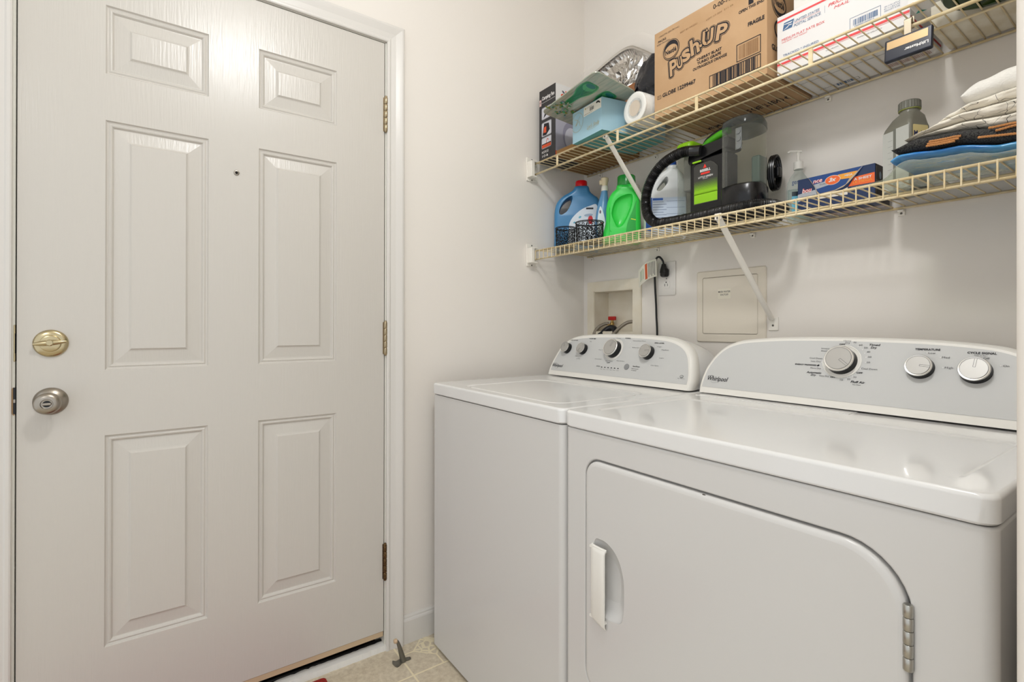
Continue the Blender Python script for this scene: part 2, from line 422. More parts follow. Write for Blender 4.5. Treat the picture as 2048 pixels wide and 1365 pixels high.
# ------------------------------------------------------------------ door slab
door = thing('door_1', 'white six-panel entry door with brass deadbolt and nickel knob', 'door', (0, (DY0 + DY1) / 2, DZ0), kind='structure')
pan_y = [(-1.6876, -1.4580), (-1.3290, -1.0991)]
pan_z = [(0.2848, 0.8329), (1.0017, 1.6490), (1.7695, 1.9477)]
ysx = [DY0, pan_y[0][0], pan_y[0][1], pan_y[1][0], pan_y[1][1], DY1]; zsx = [DZ0, pan_z[0][0], pan_z[0][1], pan_z[1][0], pan_z[1][1], pan_z[2][0], pan_z[2][1], DZ1]
b = MB()
isp = lambda i, j: (i in (1, 3)) and (j in (1, 3, 5))
for i in range(5):
    for j in range(7):
        y0, y1, z0, z1 = ysx[i], ysx[i + 1], zsx[j], zsx[j + 1]
        if not isp(i, j): b.add([(0, y0, z0), (0, y1, z0), (0, y1, z1), (0, y0, z1)], [(0, 1, 2, 3)]); continue
        pr = [(0, 0), (.003, -.0045), (.006, -.0055), (.010, -.0035), (.013, -.0045), (.017, -.0095), (.019, -.0095), (.047, -.0055), (.050, -.0045), (.0545, -.0005), (.056, -.0005)]
        L_ = [[(x, y0 + o_, z0 + o_), (x, y1 - o_, z0 + o_), (x, y1 - o_, z1 - o_), (x, y0 + o_, z1 - o_)] for o_, x in pr]
        b.loft(L_, 0, False, cap0=False, cap1=True)
b.add([(0, DY0, DZ0), (0, DY1, DZ0), (0, DY1, DZ1), (0, DY0, DZ1), (-.044, DY0, DZ0), (-.044, DY1, DZ0), (-.044, DY1, DZ1), (-.044, DY0, DZ1)],
      [(4, 5, 6, 7), (0, 1, 5, 4), (1, 2, 6, 5), (2, 3, 7, 6), (3, 0, 4, 7)])
slab = b.build('door_slab', door_paint, door)
b = MB(); b.box(-.040, -.001, DY0 + .002, DY1 - .001, .050, DZ0 - .0012); b.build('door_sweep', mat('sweep_tan', 'c3ab8b', .6), door)
def hinge(z0, z1, m):
    g = MB(); n = 5; hh = (z1 - z0) / n
    for k in range(n): g.lathe([(.0055, 0), (.0063, .0015), (.0063, hh - .0025), (.0055, hh - .001)], (.0065, -.9352, z0 + k * hh), (0, 0, 1), 14)
    g.box(-.001, .0012, -.9425, -.9352, z0, z1); g.sphere((.0065, -.9352, z1), .0055, 10); g.sphere((.0065, -.9352, z0), .0055, 10)
    return g.build('hinge', m, door)
hinge(1.787, 1.903, hinge_metal); hinge(1.020, 1.130, hinge_metal); hinge(.2475, .367, hinge_old)['label'] = 'tarnished rusty bottom hinge'
# deadbolt
b = MB(); O = (0, -1.7913, 1.0728)
b.lathe([(.0335, 0), (.0335, .003), (.031, .0065), (.027, .0085), (.0205, .0095), (.0195, .0125), (.017, .0135), (0, .0135)], O, (1, 0, 0), 40)
dbt = b.build('deadbolt', brass, door); dbt['label'] = 'round brass deadbolt plate'
b = MB()
path = [(.017, -1.7913 + (k - 5) * .0062, 1.0745 + .0006 * (k - 5)) for k in range(11)]
rr = [.0025, .0045, .0058, .0066, .007, .0070, .0066, .006, .0052, .004, .002]
b.tube(path, lambda i: rr[i], 12)
b.lathe([(.008, 0), (.008, .010), (.006, .012)], (.012, -1.7913, 1.0745), (1, 0, 0), 16); b.build('thumb_turn', brass, dbt)
# knob
b = MB(); O = (0, -1.7913, .9302)
b.lathe([(.0335, 0), (.0335, .002), (.031, .006), (.024, .011), (.0165, .014), (.0135, .020), (.0135, .030), (.018, .036), (.0235, .041), (.0258, .047), (.0255, .053), (.0225, .058), (.0175, .0605), (.0118, .0612), (.0108, .0585), (0, .0575)], O, (1, 0, 0), 44)
kn = b.build('door_knob', steel, door); kn['label'] = 'brushed nickel door knob'
b = MB(); b.lathe([(.0104, .0576), (.0104, .0582), (0, .0583)], O, (1, 0, 0), 24, 0); 
b.rbox(.058, .0625, -1.7995, -1.7831, .9272, .9332, r=.0015, mi=1); b.build('lock_button', [black_plastic, steel], kn)
b = MB(); b.lathe([(.0075, 0), (.0075, .002), (.0055, .003), (.0045, .003), (.004, .001)], (0, -1.388, 1.5647), (1, 0, 0), 20, 0)
b.sphere((.0008, -1.388, 1.5647), (.002, .0038, .0038), 12, 1); b.build('peephole', [steel, dark], door)
# strike plates on the latch-side jamb
sp_ = thing('strike_plate', 'narrow brass strike plate beside the deadbolt on the door jamb', 'strike plate', (0, DY0, 1.03))
b = MB(); b.rbox(-.030, .0022, DY0 - .0052, DY0 - .0022, 1.030, 1.118, r=.0008, seg=1); b.build('plate', brass, sp_)
b = MB(); b.box(-.022, .0026, DY0 - .0024, DY0 - .0016, 1.050, 1.098); b.build('bolt_hole', dark, sp_)
sp2_ = thing('strike_plate', 'dark latch strike in chipped raw wood beside the door knob', 'strike plate', (0, DY0, .90))
b = MB(); ang_ = [2 * pi * i / 22 for i in range(22)]
pts = [(.0012, DY0 - .0030 - .0085 * max(0, cos(a)) * (1 + .15 * rnd.uniform(-1, 1)), .935 + .034 * sin(a) * (1 + .08 * rnd.uniform(-1, 1))) for a in ang_]
b.loft([[(.0008, p[1], p[2]) for p in pts], [(.0018, p[1], p[2]) for p in pts]], 0, False); b.build('chipped_wood', wood_raw, sp2_)
b = MB(); b.box(-.03, .0024, DY0 - .0055, DY0 - .0014, .905, .968, 0); b.box(.0, .0035, DY0 - .0050, DY0 - .0015, .932, .940, 1)
b.build('plate', [black_plastic, steel], sp2_)

# ================================================================== SHELVES
ZU, ZL, YF, YB = 1.7858, 1.4265, -.302, -.008      # deck heights (wire centre), front / back rails
SX0, SX1 = 0.030, 1.553
def wire_shelf(zd, name, label, full_lip, ymid):
    t = thing(name, label, 'shelf', ((SX0 + SX1) / 2, -.15, zd), group='wire shelves above the appliances')
    b = MB(); b.tube([(SX0, YF, zd), (SX1, YF, zd)], .0033, 8); b.build('front_rail', wire_vinyl, t)
    lip = zd - (.0437 if not full_lip else .0352)
    b = MB(); b.tube([(SX0, YF, lip), (SX1, YF, lip)], .0040 if not full_lip else .003, 8); b.build('lip_rail', wire_vinyl, t)
    b = MB(); b.tube([(SX0, YB, zd - .003), (SX1, YB, zd - .003)], .0032, 8); b.build('back_rail', wire_vinyl, t)
    b = MB(); b.tube([(SX0, ymid, zd - .0045), (1.285 if not full_lip else SX1, ymid, zd - .0045)], .0030, 8)
    if not full_lip: b.tube([(1.290, ymid + .002, zd - .0045), (SX1, ymid + .002, zd - .0045)], .0030, 8)
    b.build('middle_rail', wire_vinyl, t)
    b = MB(); x = .0625 - .0258
    while x < SX1 - .005:
        p = [(x, YB, zd + .0018), (x, YF - .002, zd + .0018)]
        if full_lip: p = [(x, YB, zd + .0018), (x, YF - .002, zd + .0018), (x, YF - .0042, zd + .0), (x, YF - .0042, lip - .001)]
        b.tube(p, .0017, 6); x += .0258
    b.build('wire_deck', wire_vinyl, t)
    if not full_lip:
        for x in (.168, .482, .788, 1.100, 1.412):
            b = MB(); b.rbox(x - .005, x + .005, YF - .0015, YF + .0015, lip, zd, r=.0008, seg=1); b.build('lip_strap', wire_vinyl, t)
    return t
up = wire_shelf(ZU, 'wire_shelf', 'upper cream wire shelf holding the cardboard boxes', False, -.163)
lw = wire_shelf(ZL, 'wire_shelf', 'lower cream wire shelf holding bottles and the spot cleaner', True, -.188)
def end_bracket(zt, zb, label):
    t = thing('shelf_bracket', label, 'bracket', (0.001, -.305, zb), group='plastic end brackets on the door wall')
    b = MB(); b.rbox(.0005, .006, -.328, -.272, zb - .012, zt + .018, r=.002); b.rbox(.0055, .036, -.3265, -.3085, zb, zt, r=.003)
    b.rbox(.0055, .036, -.311, -.292, zb - .001, zb + .005, r=.002)
    b.rbox(.0055, .034, -.311, -.288, zt - .004, zt + .002, r=.0015); b.build('bracket_body', bracket_paint, t)
    for z in (zt + .012, zb - .007):
        b = MB(); b.sphere((.006, -.302, z), (.0018, .0032, .0032), 10); b.build('screw', screw_metal, t)
end_bracket(1.797, 1.731, 'white plastic shelf end bracket under the camping fan box')
end_bracket(1.440, 1.377, 'white plastic shelf end bracket beside the black filigree baskets')
def wall_clip(x, z, label):
    t = thing('shelf_clip', label, 'clip', (x, -.001, z - .02), group='back wall clips of the wire shelves')
    b = MB(); b.rbox(x - .008, x + .008, -.0045, -.0005, z - .022, z - .004, r=.0015); b.rbox(x - .007, x + .007, -.0135, -.004, z - .0125, z - .0068, r=.002)
    b.build('clip_body', bracket_paint, t)
    b = MB(); b.sphere((x, -.0048, z - .016), (.0028, .001, .0028), 8); b.build('screw', screw_metal, t)
for x, l in ((.106, 'plastic wall clip of the upper shelf beside the left corner'), (.403, 'plastic wall clip of the upper shelf above the green detergent bottle'), (1.015, 'plastic wall clip of the upper shelf under the postal box')):
    wall_clip(x, ZU, l)
for x, l in ((.055, 'plastic wall clip of the lower shelf in the room corner'), (.41, 'plastic wall clip of the lower shelf above the outlet'), (.79, 'plastic wall clip of the lower shelf above the shutoff panel'), (1.189, 'plastic wall clip of the lower shelf under the oil jug')):
    wall_clip(x, ZL, l)
def brace(x0, ztop, x1, zwall, zd, label, fl):
    t = thing('shelf_brace', label, 'brace', (x1, -.002, zwall - .03), group='diagonal braces under the wire shelves')
    A = V3((x0, YF + .003, ztop)); B_ = V3((x1, -.012, zwall)); n = 14; b = MB(); loops = []
    d = (B_ - A).normalized(); sx = V3((1, 0, 0)); sx = (sx - d * sx.dot(d)).normalized(); up_ = d.cross(sx)
    for k in range(n + 1):
        f = k / n; w = .0105 - .003 * max(0, f - .4) * 1.6; th = .0015 + .0065 * min(1, max(0, (f - .1)) * 1.6)
        c = A + (B_ - A) * f; loops.append([c + sx * w * cos(a) + up_ * th * sin(a) for a in [2 * pi * q / 12 for q in range(12)]])
    b.loft(loops); b.build('strut', bracket_paint, t)
    b = MB(); b.rbox(x1 - .015, x1 + .016, -.004, -.0005, zwall - .036, zwall + .006, r=.0018); b.sphere((x1, -.0045, zwall - .020), (.0035, .0015, .0035), 8, 1)
    b.build('foot_plate', [bracket_paint, screw_metal], t)
    b = MB(); b.rbox(x0 - .010, x0 + .010, YF - .001, YF + .0045, zd - .012, zd + .006, r=.0015); b.sphere((x0 - .001, YF - .0015, zd - .007), (.003, .0012, .003), 8, 1)
    b.build('hook', [bracket_paint, screw_metal], t)
brace(.424, ZU - .004, .424, 1.49, ZU, 'white diagonal brace under the upper shelf before the green detergent bottle', 0)
brace(.856, ZL - .006, .856, 1.140, ZL, 'white diagonal brace under the lower shelf crossing the shutoff panel', 1)

# ================================================================== WALL FITTINGS
vbox = thing('washer_outlet_box', 'cream recessed washer outlet box behind the washer', 'outlet box', (.18, 0, 1.0))
cream = mat('cream_plastic', 'e4dccb', .5, var=(14, 'ded4bf'))
b = MB()
b.box(.029, HX0, -.006, 0, .99, 1.3105); b.box(HX1, .3324, -.006, 0, .99, 1.3105); b.box(HX0, HX1, -.006, 0, HZ1, 1.3105); b.box(HX0, HX1, -.006, 0, .99, HZ0)
b.build('face_frame', cream, vbox)
b = MB(); Dp = .088
b.box(HX0, HX0 + .003, -.004, Dp, HZ0, HZ1); b.box(HX1 - .003, HX1, -.004, Dp, HZ0, HZ1); b.box(HX0, HX1, -.004, Dp, HZ1 - .003, HZ1); b.box(HX0, HX1, -.004, Dp, HZ0, HZ0 + .003); b.box(HX0, HX1, Dp - .003, Dp, HZ0, HZ1)
b.build('recess', cream, vbox)
brassv = mat('valve_brass', 'a98c55', .35, metal=1.0)
def valve(x, hot, parent):
    b = MB(); b.lathe([(.009, 0), (.009, .035), (.006, .037), (.006, .045)], (x, .055, 1.098), (0, 0, 1), 16); b.lathe([(.011, 0), (.011, .018)], (x, .055, 1.118), (-.8, -.6, -.1), 8)
    v = b.build('valve', brassv, parent)
    b = MB(); b.rbox(x - .020, x + .020, .049, .061, 1.143, 1.160, r=.003)
    b.build('valve_handle', mat('valve_red', 'b3201c', .4) if hot else mat('valve_green', '2a3b34', .5), v)
valve(.120, True, vbox); valve(.278, False, vbox)
braid = mat('braided_steel', '9c9488', .35, metal=.9, bump=(700, .8))
def hose(pts, r, m, name, label, cat, ribs=0):
    p = smooth_path(pts, 14); b = MB(); b.tube(p, (lambda i: r * (1 + (.06 if i % 2 else 0))) if not ribs else (lambda i: r * (1 + .12 * (i % 2))), 12)
    o = b.build(name, m); return settag(o, label, cat)
hose([(.108, .048, 1.128), (.096, .034, 1.127), (.080, .010, 1.110), (.073, -.012, 1.07), (.080, -.026, .95)], .0068, braid, 'water_hose', 'braided steel hose coming off the red-handled valve', 'hose')
hose([(.268, .040, 1.137), (.240, .012, 1.130), (.205, -.012, 1.095), (.175, -.022, 1.05), (.16, -.026, .95)], .0068, braid, 'water_hose', 'braided steel hose arching off the valve near the outlet', 'hose')
p = [(.150 + .040 * cos(a), .020 - .030 * (1 - sin(a)), 1.066 + .044 * sin(a)) for a in [pi * k / 10 for k in range(11)]]
p = [(.190, -.012, .95)] + p + [(.110, -.012, .95)]
b = MB(); b.tube(smooth_path(p, 8), lambda i: .0125 * (1 + .06 * (i % 2)), 14); settag(b.build('drain_hose', mat('hose_black', '15171c', .35)), 'thick black drain hose looping inside the washer outlet box', 'hose')

# electrical outlet, plug, cord, tag
ol = thing('electrical_outlet', 'white duplex wall outlet with a black plug in its upper socket', 'outlet', (.4545, 0, 1.233))
plate_m = mat('outlet_plate', 'dcd8d2', .3)
b = MB(); b.rbox(.4153, .4937, -.006, 0, 1.2335, 1.3605, r=.003); b.build('cover_plate', plate_m, ol)
for zc in (1.2745, 1.3195):
    b = MB(); pts = rrect(.4545 - .0165, .4545 + .0165, zc - .014, zc + .014, .008)
    b.loft([[(x, -.0055, z) for x, z in pts], [(x, -.0075, z) for x, z in pts]], 0, False)
    if zc < 1.3:
        b.box(.4475, .4490, -.0082, -.007, zc - .006, zc + .003, 1); b.box(.4600, .4615, -.0082, -.007, zc - .006, zc + .003, 1); b.lathe([(.0025, 0), (.0025, .0008)], (.4545, -.0073, zc + .0085), (0, -1, 0), 10, 1)
    b.build('socket', [plate_m, dark], ol)
b = MB(); b.sphere((.4545, -.0062, 1.297), (.0025, .001, .0025), 8); b.build('screw', screw_metal, ol)
cordm = mat('black_cord', '0b0b0c', .4)
plug = thing('power_cord', 'black power cord plugged into the outlet and hanging down behind the washer', 'power cord', (.455, -.03, 1.30))
b = MB(); b.loft([[(.4545 + dx * w, y, 1.3205 - .002 + dz * h) for dx, dz in rrect(-1, 1, -1, 1, .5)] for y, w, h in ((-.0085, .0135, .0145), (-.016, .0165, .0165), (-.024, .015, .015), (-.030, .010, .012))])
b.loft([[(.4545 + dx * w, -.022 + dz * h, z) for dx, dz in rrect(-1, 1, -1, 1, .5)] for z, w, h in ((1.318, .013, .011), (1.330, .0115, .010), (1.344, .008, .007), (1.351, .0068, .006))])
b.build('plug', cordm, plug)
cp = [(.4545, -.022, 1.345), (.452, -.024, 1.362), (.443, -.030, 1.377), (.432, -.032, 1.377), (.424, -.030, 1.366), (.416, -.026, 1.345), (.408, -.016, 1.306), (.407, -.012, 1.26), (.411, -.012, 1.20), (.413, -.012, 1.15), (.416, -.012, 1.10), (.4165, -.012, 1.0)]
b = MB(); b.tube(smooth_path(cp, 8), .0038, 10); b.build('cord', cordm, plug)
tagm = mat('tag_paper', 'd6d2c4', .55)
def tagpt(u, v):   # curled warning tag wrapped on the cord
    return V3((.430 - .075 * u, -.034 - .016 * sin(u * 2.2) + .004 * v, 1.372 - .066 * v - .030 * u * u - .010 * u))
b = MB(); nu, nv = 16, 4
for off_ in (0, -.0006):
    b.add([tagpt(i / nu, j / nv) + V3((0, off_, 0)) for i in range(nu + 1) for j in range(nv + 1)], [(i * (nv + 1) + j, (i + 1) * (nv + 1) + j, (i + 1) * (nv + 1) + j + 1, i * (nv + 1) + j + 1) for i in range(nu) for j in range(nv)], 0, True)
tg = b.build('warning_tag', tagm, plug)
b = MB()
def tstrip(u0, u1, v0, v1, mi):
    K = 5; b.add([tagpt(u0 + (u1 - u0) * k / K, v) + V3((0, -.0012, 0)) for k in range(K + 1) for v in (v0, v1)], [(2 * k, 2 * k + 2, 2 * k + 3, 2 * k + 1) for k in range(K)], mi)
tstrip(.44, .56, .06, .94, 0)
for k in range(5): tstrip(.08 + .07 * k, .10 + .07 * k, .10, .9 - .1 * (k % 2), 1)
for k in range(3): tstrip(.66 + .09 * k, .69 + .09 * k, .2, .8, 2)
b.build('tag_print', [mat('tag_orange', 'c55a30', .6), grey_ink, mat('tag_green', '7d9a78', .6)], tg)

# shutoff access panel
ap = thing('access_panel', 'cream access panel marked MAIN WATER SHUTOFF on the back wall', 'access panel', (.709, 0, 1.062))
apm = mat('panel_cream', 'e2d9c9', .5)
b = MB(); fo = rrect(.584, .8345, 1.062, 1.3098, .008); fi = rrect(.608, .808, 1.0905, 1.2868, .006)
n = len(fo); fo2 = rrect(.587, .8315, 1.065, 1.3068, .006)
b.loft([[(x, 0, z) for x, z in fo], [(x, -.003, z) for x, z in fo], [(x, -.0055, z) for x, z in fo2], [(x, -.0055, z) for x, z in fi], [(x, -.001, z) for x, z in fi]], 0, False, cap1=False)
b.build('frame', apm, ap)
b = MB(); fj = rrect(.6092, .8068, 1.0917, 1.2856, .005); fk = rrect(.6105, .8055, 1.093, 1.2843, .005)
b.loft([[(x, -.0005, z) for x, z in fj], [(x, -.0048, z) for x, z in fj], [(x, -.0056, z) for x, z in fk]], 0, False)
b.lathe([(.008, 0), (.008, .0006), (0, .0006)], (.786, -.0054, 1.201), (0, -1, 0), 20, 0)
pd = b.build('panel_door', apm, ap)
P_ = Print(frame((0, -.0058, 0), (1, 0, 0), (0, -1, 0)))
P_.rect(.668, .7155, 1.211, 1.2445, mat('label_cream', 'e9e2d0', .5), 0)
P_.text('MAIN WATER', .670, 1.2315, w=.044, h=.0062, m=ink, bold=.004); P_.text('SHUTOFF', .6775, 1.2215, w=.029, h=.0062, m=ink, bold=.004)
P_.build('panel_label', ap)
#@@PART2
# ceiling lamp the light comes from (above the frame)
cl_ = thing('ceiling_lamp', 'round frosted ceiling lamp of the laundry nook', 'lamp', (LAMP.x, LAMP.y, HT))
b = MB(); b.lathe([(.15, 0), (.15, -.025), (.14, -.03)], (LAMP.x, LAMP.y, HT), (0, 0, 1), 36); b.build('lamp_base', white_plastic, cl_)

# ================================================================== WASHER
WX0, WX1, YFR, ZG, ZT = .0676, .7578, -.786, .8798, .9190
wa = thing('washing_machine', 'white top-load washing machine beside the door wall', 'washing machine', ((WX0 + WX1) / 2, -.42, 0))
b = MB(); b.rbox(WX0, WX1, YFR, -.075, .012, ZG - .0012, r=.017, seg=5, axes='z'); b.build('cabinet', cab_enamel, wa)
b = MB(); b.box(WX0 + .012, WX1 - .012, YFR + .012, -.08, ZG - .004, ZG + .004); b.build('gap_shade', dark, wa)  # near-black filler standing in for the shade in the gap below the top
def lid_top(x0, x1, y0, y1, z0, z1, r, inner, depth, ri, m, parent, name):
    """flat top with rounded rim and a shallow pressed field"""
    def rr_(o_, z, rad): return [(px, py, z) for px, py in rrect(x0 + o_, x1 - o_, y0 + o_, y1 - o_, rad, 6)]
    ix0, ix1, iy0, iy1 = inner
    def ir_(o_, z): return [(px, py, z) for px, py in rrect(ix0 + o_, ix1 - o_, iy0 + o_, iy1 - o_, max(ri - o_, .004), 6)]
    L_ = [rr_(.004, z0, r), rr_(.0, z0 + .004, r), rr_(.0, z1 - .007, r), rr_(.0006, z1 - .004, r), rr_(.0022, z1 - .0016, r), rr_(.0040, z1 - .0004, r), rr_(.0065, z1, r), ir_(0, z1), ir_(.004, z1 - depth * .35), ir_(.009, z1 - depth), ]
    b = MB(); b.loft(L_, 0, True); b.wn = True; return b.build(name, m, parent, ang=50)
lid_top(WX0 - .001, WX1 + .002, YFR - .004, -.075, ZG + .0012, ZT, .020, (.2, .70, -.755, -.40), .0035, .05, white_enamel, wa, 'top_panel')
b = MB(); lp = rrect(.232, .697, -.752, -.43, .045, 8)
b.loft([[(x, y, ZT - .0034) for x, y in lp], [(x, y, ZT - .0005) for x, y in rrect(.233, .696, -.751, -.431, .044, 8)], [(x, y, ZT + .0008) for x, y in rrect(.237, .692, -.747, -.435, .040, 8)]], 0, True)
b.wn = True; b.build('lid', white_enamel, wa)

def console(name_part, out, ybase, slope, z0, parent, cx, yrear):
    """curved control housing: front bezel on a leaning plane, shell running back"""
    zmid = .99
    def lp_(s_, grow, dy, flat, zs=1.0):
        r_ = []
        for x, z in out:
            nx = (x - cx); k = 1 if nx > 0 else -1
            zz = z0 + (z - z0) * zs
            xx = cx + nx * s_ + k * grow * min(1, abs(nx) / .2)
            zz += grow * .6 * ((z - z0) / .16)
            r_.append((xx, ybase + slope * (zz - z0) * flat + dy, zz))
        return r_
    L_ = [lp_(1, -.0022, -.0006, 1), lp_(1, 0, .0012, 1), lp_(1, .0035, .006, 1), lp_(1, .0050, .014, .97), lp_(1, .0050, .026, .9), lp_(.997, .002, .045, .8)]
    b = MB(); b.loft(L_, 0, True, cap0=True, cap1=True); bz = b.build('console_bezel', white_plastic, parent, ang=35)
    K = 7; L2 = []
    for k in range(K + 1):
        f = k / K; y_ = .043 + (yrear - (ybase + .043)) * f
        row = []
        for x, z in out:
            nx = x - cx; sc = .996 - .05 * f * f; zz = z0 + (z - z0) * (.985 - .10 * f * f)
            row.append((cx + nx * sc, (ybase + slope * (zz - z0) * .78 + .043) * (1 - f) + yrear * f, zz))
        L2.append(row)
    b = MB(); b.loft(L2, 0, True); b.build('console_housing', white_enamel, parent, ang=50)
def dome(left, cx, zb):
    l = sp2(left, 5, closed=False)
    return [(x, z) for x, z in l] + [(2 * cx - x, z) for x, z in reversed(l)]
SL = .072 / .163
wout = dome([(.0890, .9235), (.0875, .945), (.0905, .968), (.0975, .992), (.1095, 1.022), (.1290, 1.0465), (.160, 1.0645), (.2003, 1.0762), (.2579, 1.0818), (.330, 1.0848), (.417, 1.0857)], .417, .9235)
console('washer', wout, -.283, SL, .922, wa, .417, -.085)
def cpl(y0, lift=.0016):
    N_ = V3((0, -1, SL)).normalized()
    U_ = V3((1, 0, 0)); Vv = V3((0, SL, 1)).normalized()
    # returns map (x, z_world, w)
    return lambda p: V3((p[0], y0 + SL * (p[1] - .922), p[1])) + N_ * ((p[2] if len(p) > 2 else 0) + lift)
def inset(out, d, zb, cx):
    r_ = []
    n = len(out)
    for i, (x, z) in enumerate(out):
        a = V3((*out[i - 1], 0)); c = V3((*out[(i + 1) % n], 0)); t = (c - a)
        if 0 < i < n - 1 and t.length > 1e-6:
            t.normalize(); nn = V3((t.y, -t.x, 0)); r_.append((x + nn.x * d, max(z + nn.y * d, zb)))
    q = [p for p in r_ if p[1] > zb + .0005]
    return [(q[0][0] - .0005, zb)] + q + [(q[-1][0] + .0005, zb)]
wfr = cpl(-.283)
def knob(fr, x, z, r, h, parent, mark, big=False):
    """fr maps (x,z,w); mark = pointer angle (deg, 0 = right, counter-clockwise)"""
    k = 1 / math.sqrt(1 + SL * SL)
    g = lambda a, rad, w: fr((x + rad * cos(a), z + rad * sin(a) * k, w))
    n = 36; A_ = [2 * pi * i / n for i in range(n)]
    if big:
        b = MB(); b.loft([[g(a, r * 1.28, .0000) for a in A_], [g(a, r * 1.28, .0010) for a in A_], [g(a, r * 1.22, .0013) for a in A_], [g(a, r * 1.20, .0004) for a in A_], [g(a, r * .9, .0004) for a in A_]], 0, True)
        b.build('dial_ring', white_plastic, parent)
    b = MB(); b.loft([[g(a, r * 1.02, 0) for a in A_], [g(a, r * 1.0, .002) for a in A_], [g(a, r * .93, h - .004) for a in A_]], 0, True)
    kb = b.build('knob', black_plastic, parent)
    b = MB(); b.loft([[g(a, r * .93, h - .0045) for a in A_], [g(a, r * .985, h - .003) for a in A_], [g(a, r * .985, h - .001) for a in A_], [g(a, r * .95, h) for a in A_], [g(a, r * .86, h - .0004) for a in A_]], 0, True, cap1=True)
    b.loft([[g(a, r * .84, h - .001) for a in A_], [g(a, r * .84, h + .0001) for a in A_]], 1, False, cap0=False)
    b.build('knob_cap', [knob_ring, metal_grey], kb)
    P_ = Print(lambda p: fr((x + p[0], z + p[1] * k, h + p[2])), .0003)
    m_ = radians(mark); c_, s_ = cos(m_), sin(m_); w_ = r * .075
    P_.line([(r * .84 * cos(a), r * .84 * sin(a)) for a in A_], .0005, grey_ink, 0, True)
    P_.line([(r * .80 * c_ - w_ * s_, r * .80 * s_ + w_ * c_), (r * .12 * c_ - w_ * s_, r * .12 * s_ + w_ * c_), (r * .12 * c_ + w_ * s_, r * .12 * s_ - w_ * c_), (r * .80 * c_ + w_ * s_, r * .80 * s_ - w_ * c_)], .0006, grey_ink, 0)
    P_.build('pointer', kb)
knob(wfr, .1585, 1.0275, .0215, .020, wa, 115); knob(wfr, .2485, 1.0270, .0215, .020, wa, 250); knob(wfr, .4040, 1.0330, .0325, .024, wa, 68, True); knob(wfr, .5600, 1.0275, .0245, .022, wa, 5)
A_ = [2 * pi * i / 24 for i in range(24)]
b = MB(); b.loft([[wfr((.4862 + r_ * cos(a), .9768 + r_ * sin(a) * .92, w)) for a in A_] for r_, w in ((.0105, 0), (.0105, .002), (.0095, .0028))]); b.build('start_button', mat('button_grey', '8b8c8c', .4), wa)
P_ = Print(wfr, -.0004); P_.poly(inset(wout, .0105, .9405, .417), panel_grey, 0); P_.lift = .0002; g_ = grey_ink
P_.text('Whirlpool', .1015, .9505, w=.062, h=.0150, m=ink, bold=.012, shear=.25)
P_.line([(.105, .9665), (.118, .9685), (.129, .9665)], .0008, g_); P_.line([(.118, .951), (.128, .9485), (.140, .951)], .0004, g_)
def lab(P_, t, x, z, w, h=.0042, bold=0.0, al='l', m=None): P_.text(t, x, z, w=w, h=h, m=m or g_, bold=bold, align=al)
for t, x, z, w, bd in (('WASH OPTIONS', .160, 1.0585, .043, .03), ('WATER TEMP', .262, 1.0665, .036, .03), ('NORMAL', .442, 1.0715, .026, .03), ('SPIN LEVEL', .575, 1.0585, .040, .03),
                       ('Delicate', .401, 1.0705, .020, 0), ('Heavy Duty Wash', .480, 1.0635, .056, 0), ('Bulky Items Sheets', .486, 1.0405, .058, 0), ('Casual', .354, 1.0495, .019, 0), ('Deep Clean', .330, 1.0270, .030, 0),
                       ('Drain & Spin', .325, .9935, .034, 0), ('Rinse & Spin', .433, .9925, .036, 0), ('Clean Washer', .380, .9895, .036, 0), ('OFF', .389, .9835, .016, .02), ('High', .590, 1.0465, .018, 0), ('Medium', .611, 1.0375, .028, 0),
                       ('Light', .611, 1.0110, .018, 0), ('No Spin', .586, .9860, .030, 0), ('Cold', .118, 1.0270, .012, 0), ('Hot', .270, 1.0560, .010, 0), ('Warm', .2155, .9990, .012, 0), ('Cool & Brights', .225, .9895, .022, 0),
                       ('STATUS', .3435, .9685, .018, .02), ('Start/Pause', .512, .9785, .030, .03), ('Hold 3 seconds', .509, .9710, .030, 0), ('to cancel', .510, .9655, .022, 0)):
    lab(P_, t, x, z, w, .0040 if bd else .0034, bd)
for i in range(6):
    x = .3715 + i * .0157; P_.rect(x - .0032, x + .0032, .9670, .9700, ink, 1); P_.text(('Wash', 'Rinse', 'Spin', 'Soak', 'Done', 'Lid')[i], x, .9605, w=.009, h=.0024, m=g_, align='c')
P_.ell(.712, .9625, .0062, .0042, g_, 1); P_.ell(.712, .9625, .0050, .0031, panel_grey, 2); P_.text('HE', .712, .9612, w=.005, h=.0028, m=g_, lv=3, align='c'); P_.text('high efficiency', .712, .9550, w=.026, h=.0024, m=g_, align='c')
for x, z in ((.4455, 1.0675), (.470, 1.0600), (.4815, 1.0420), (.583, 1.0500), (.604, 1.0385), (.606, 1.0120), (.581, .9870), (.238, .9870), (.431, .9995), (.365, .9985)): P_.ell(x, z, .0014, .0013, paper_white, 1, 10)
P_.build('control_panel', wa, 'light grey washer control face')
for x in (.12, .70):
    for y in (-.74, -.12):
        b = MB(); b.lathe([(.02, 0), (.02, .014)], (x, y, 0), (0, 0, 1), 14); b.build('foot', black_rubber, wa)

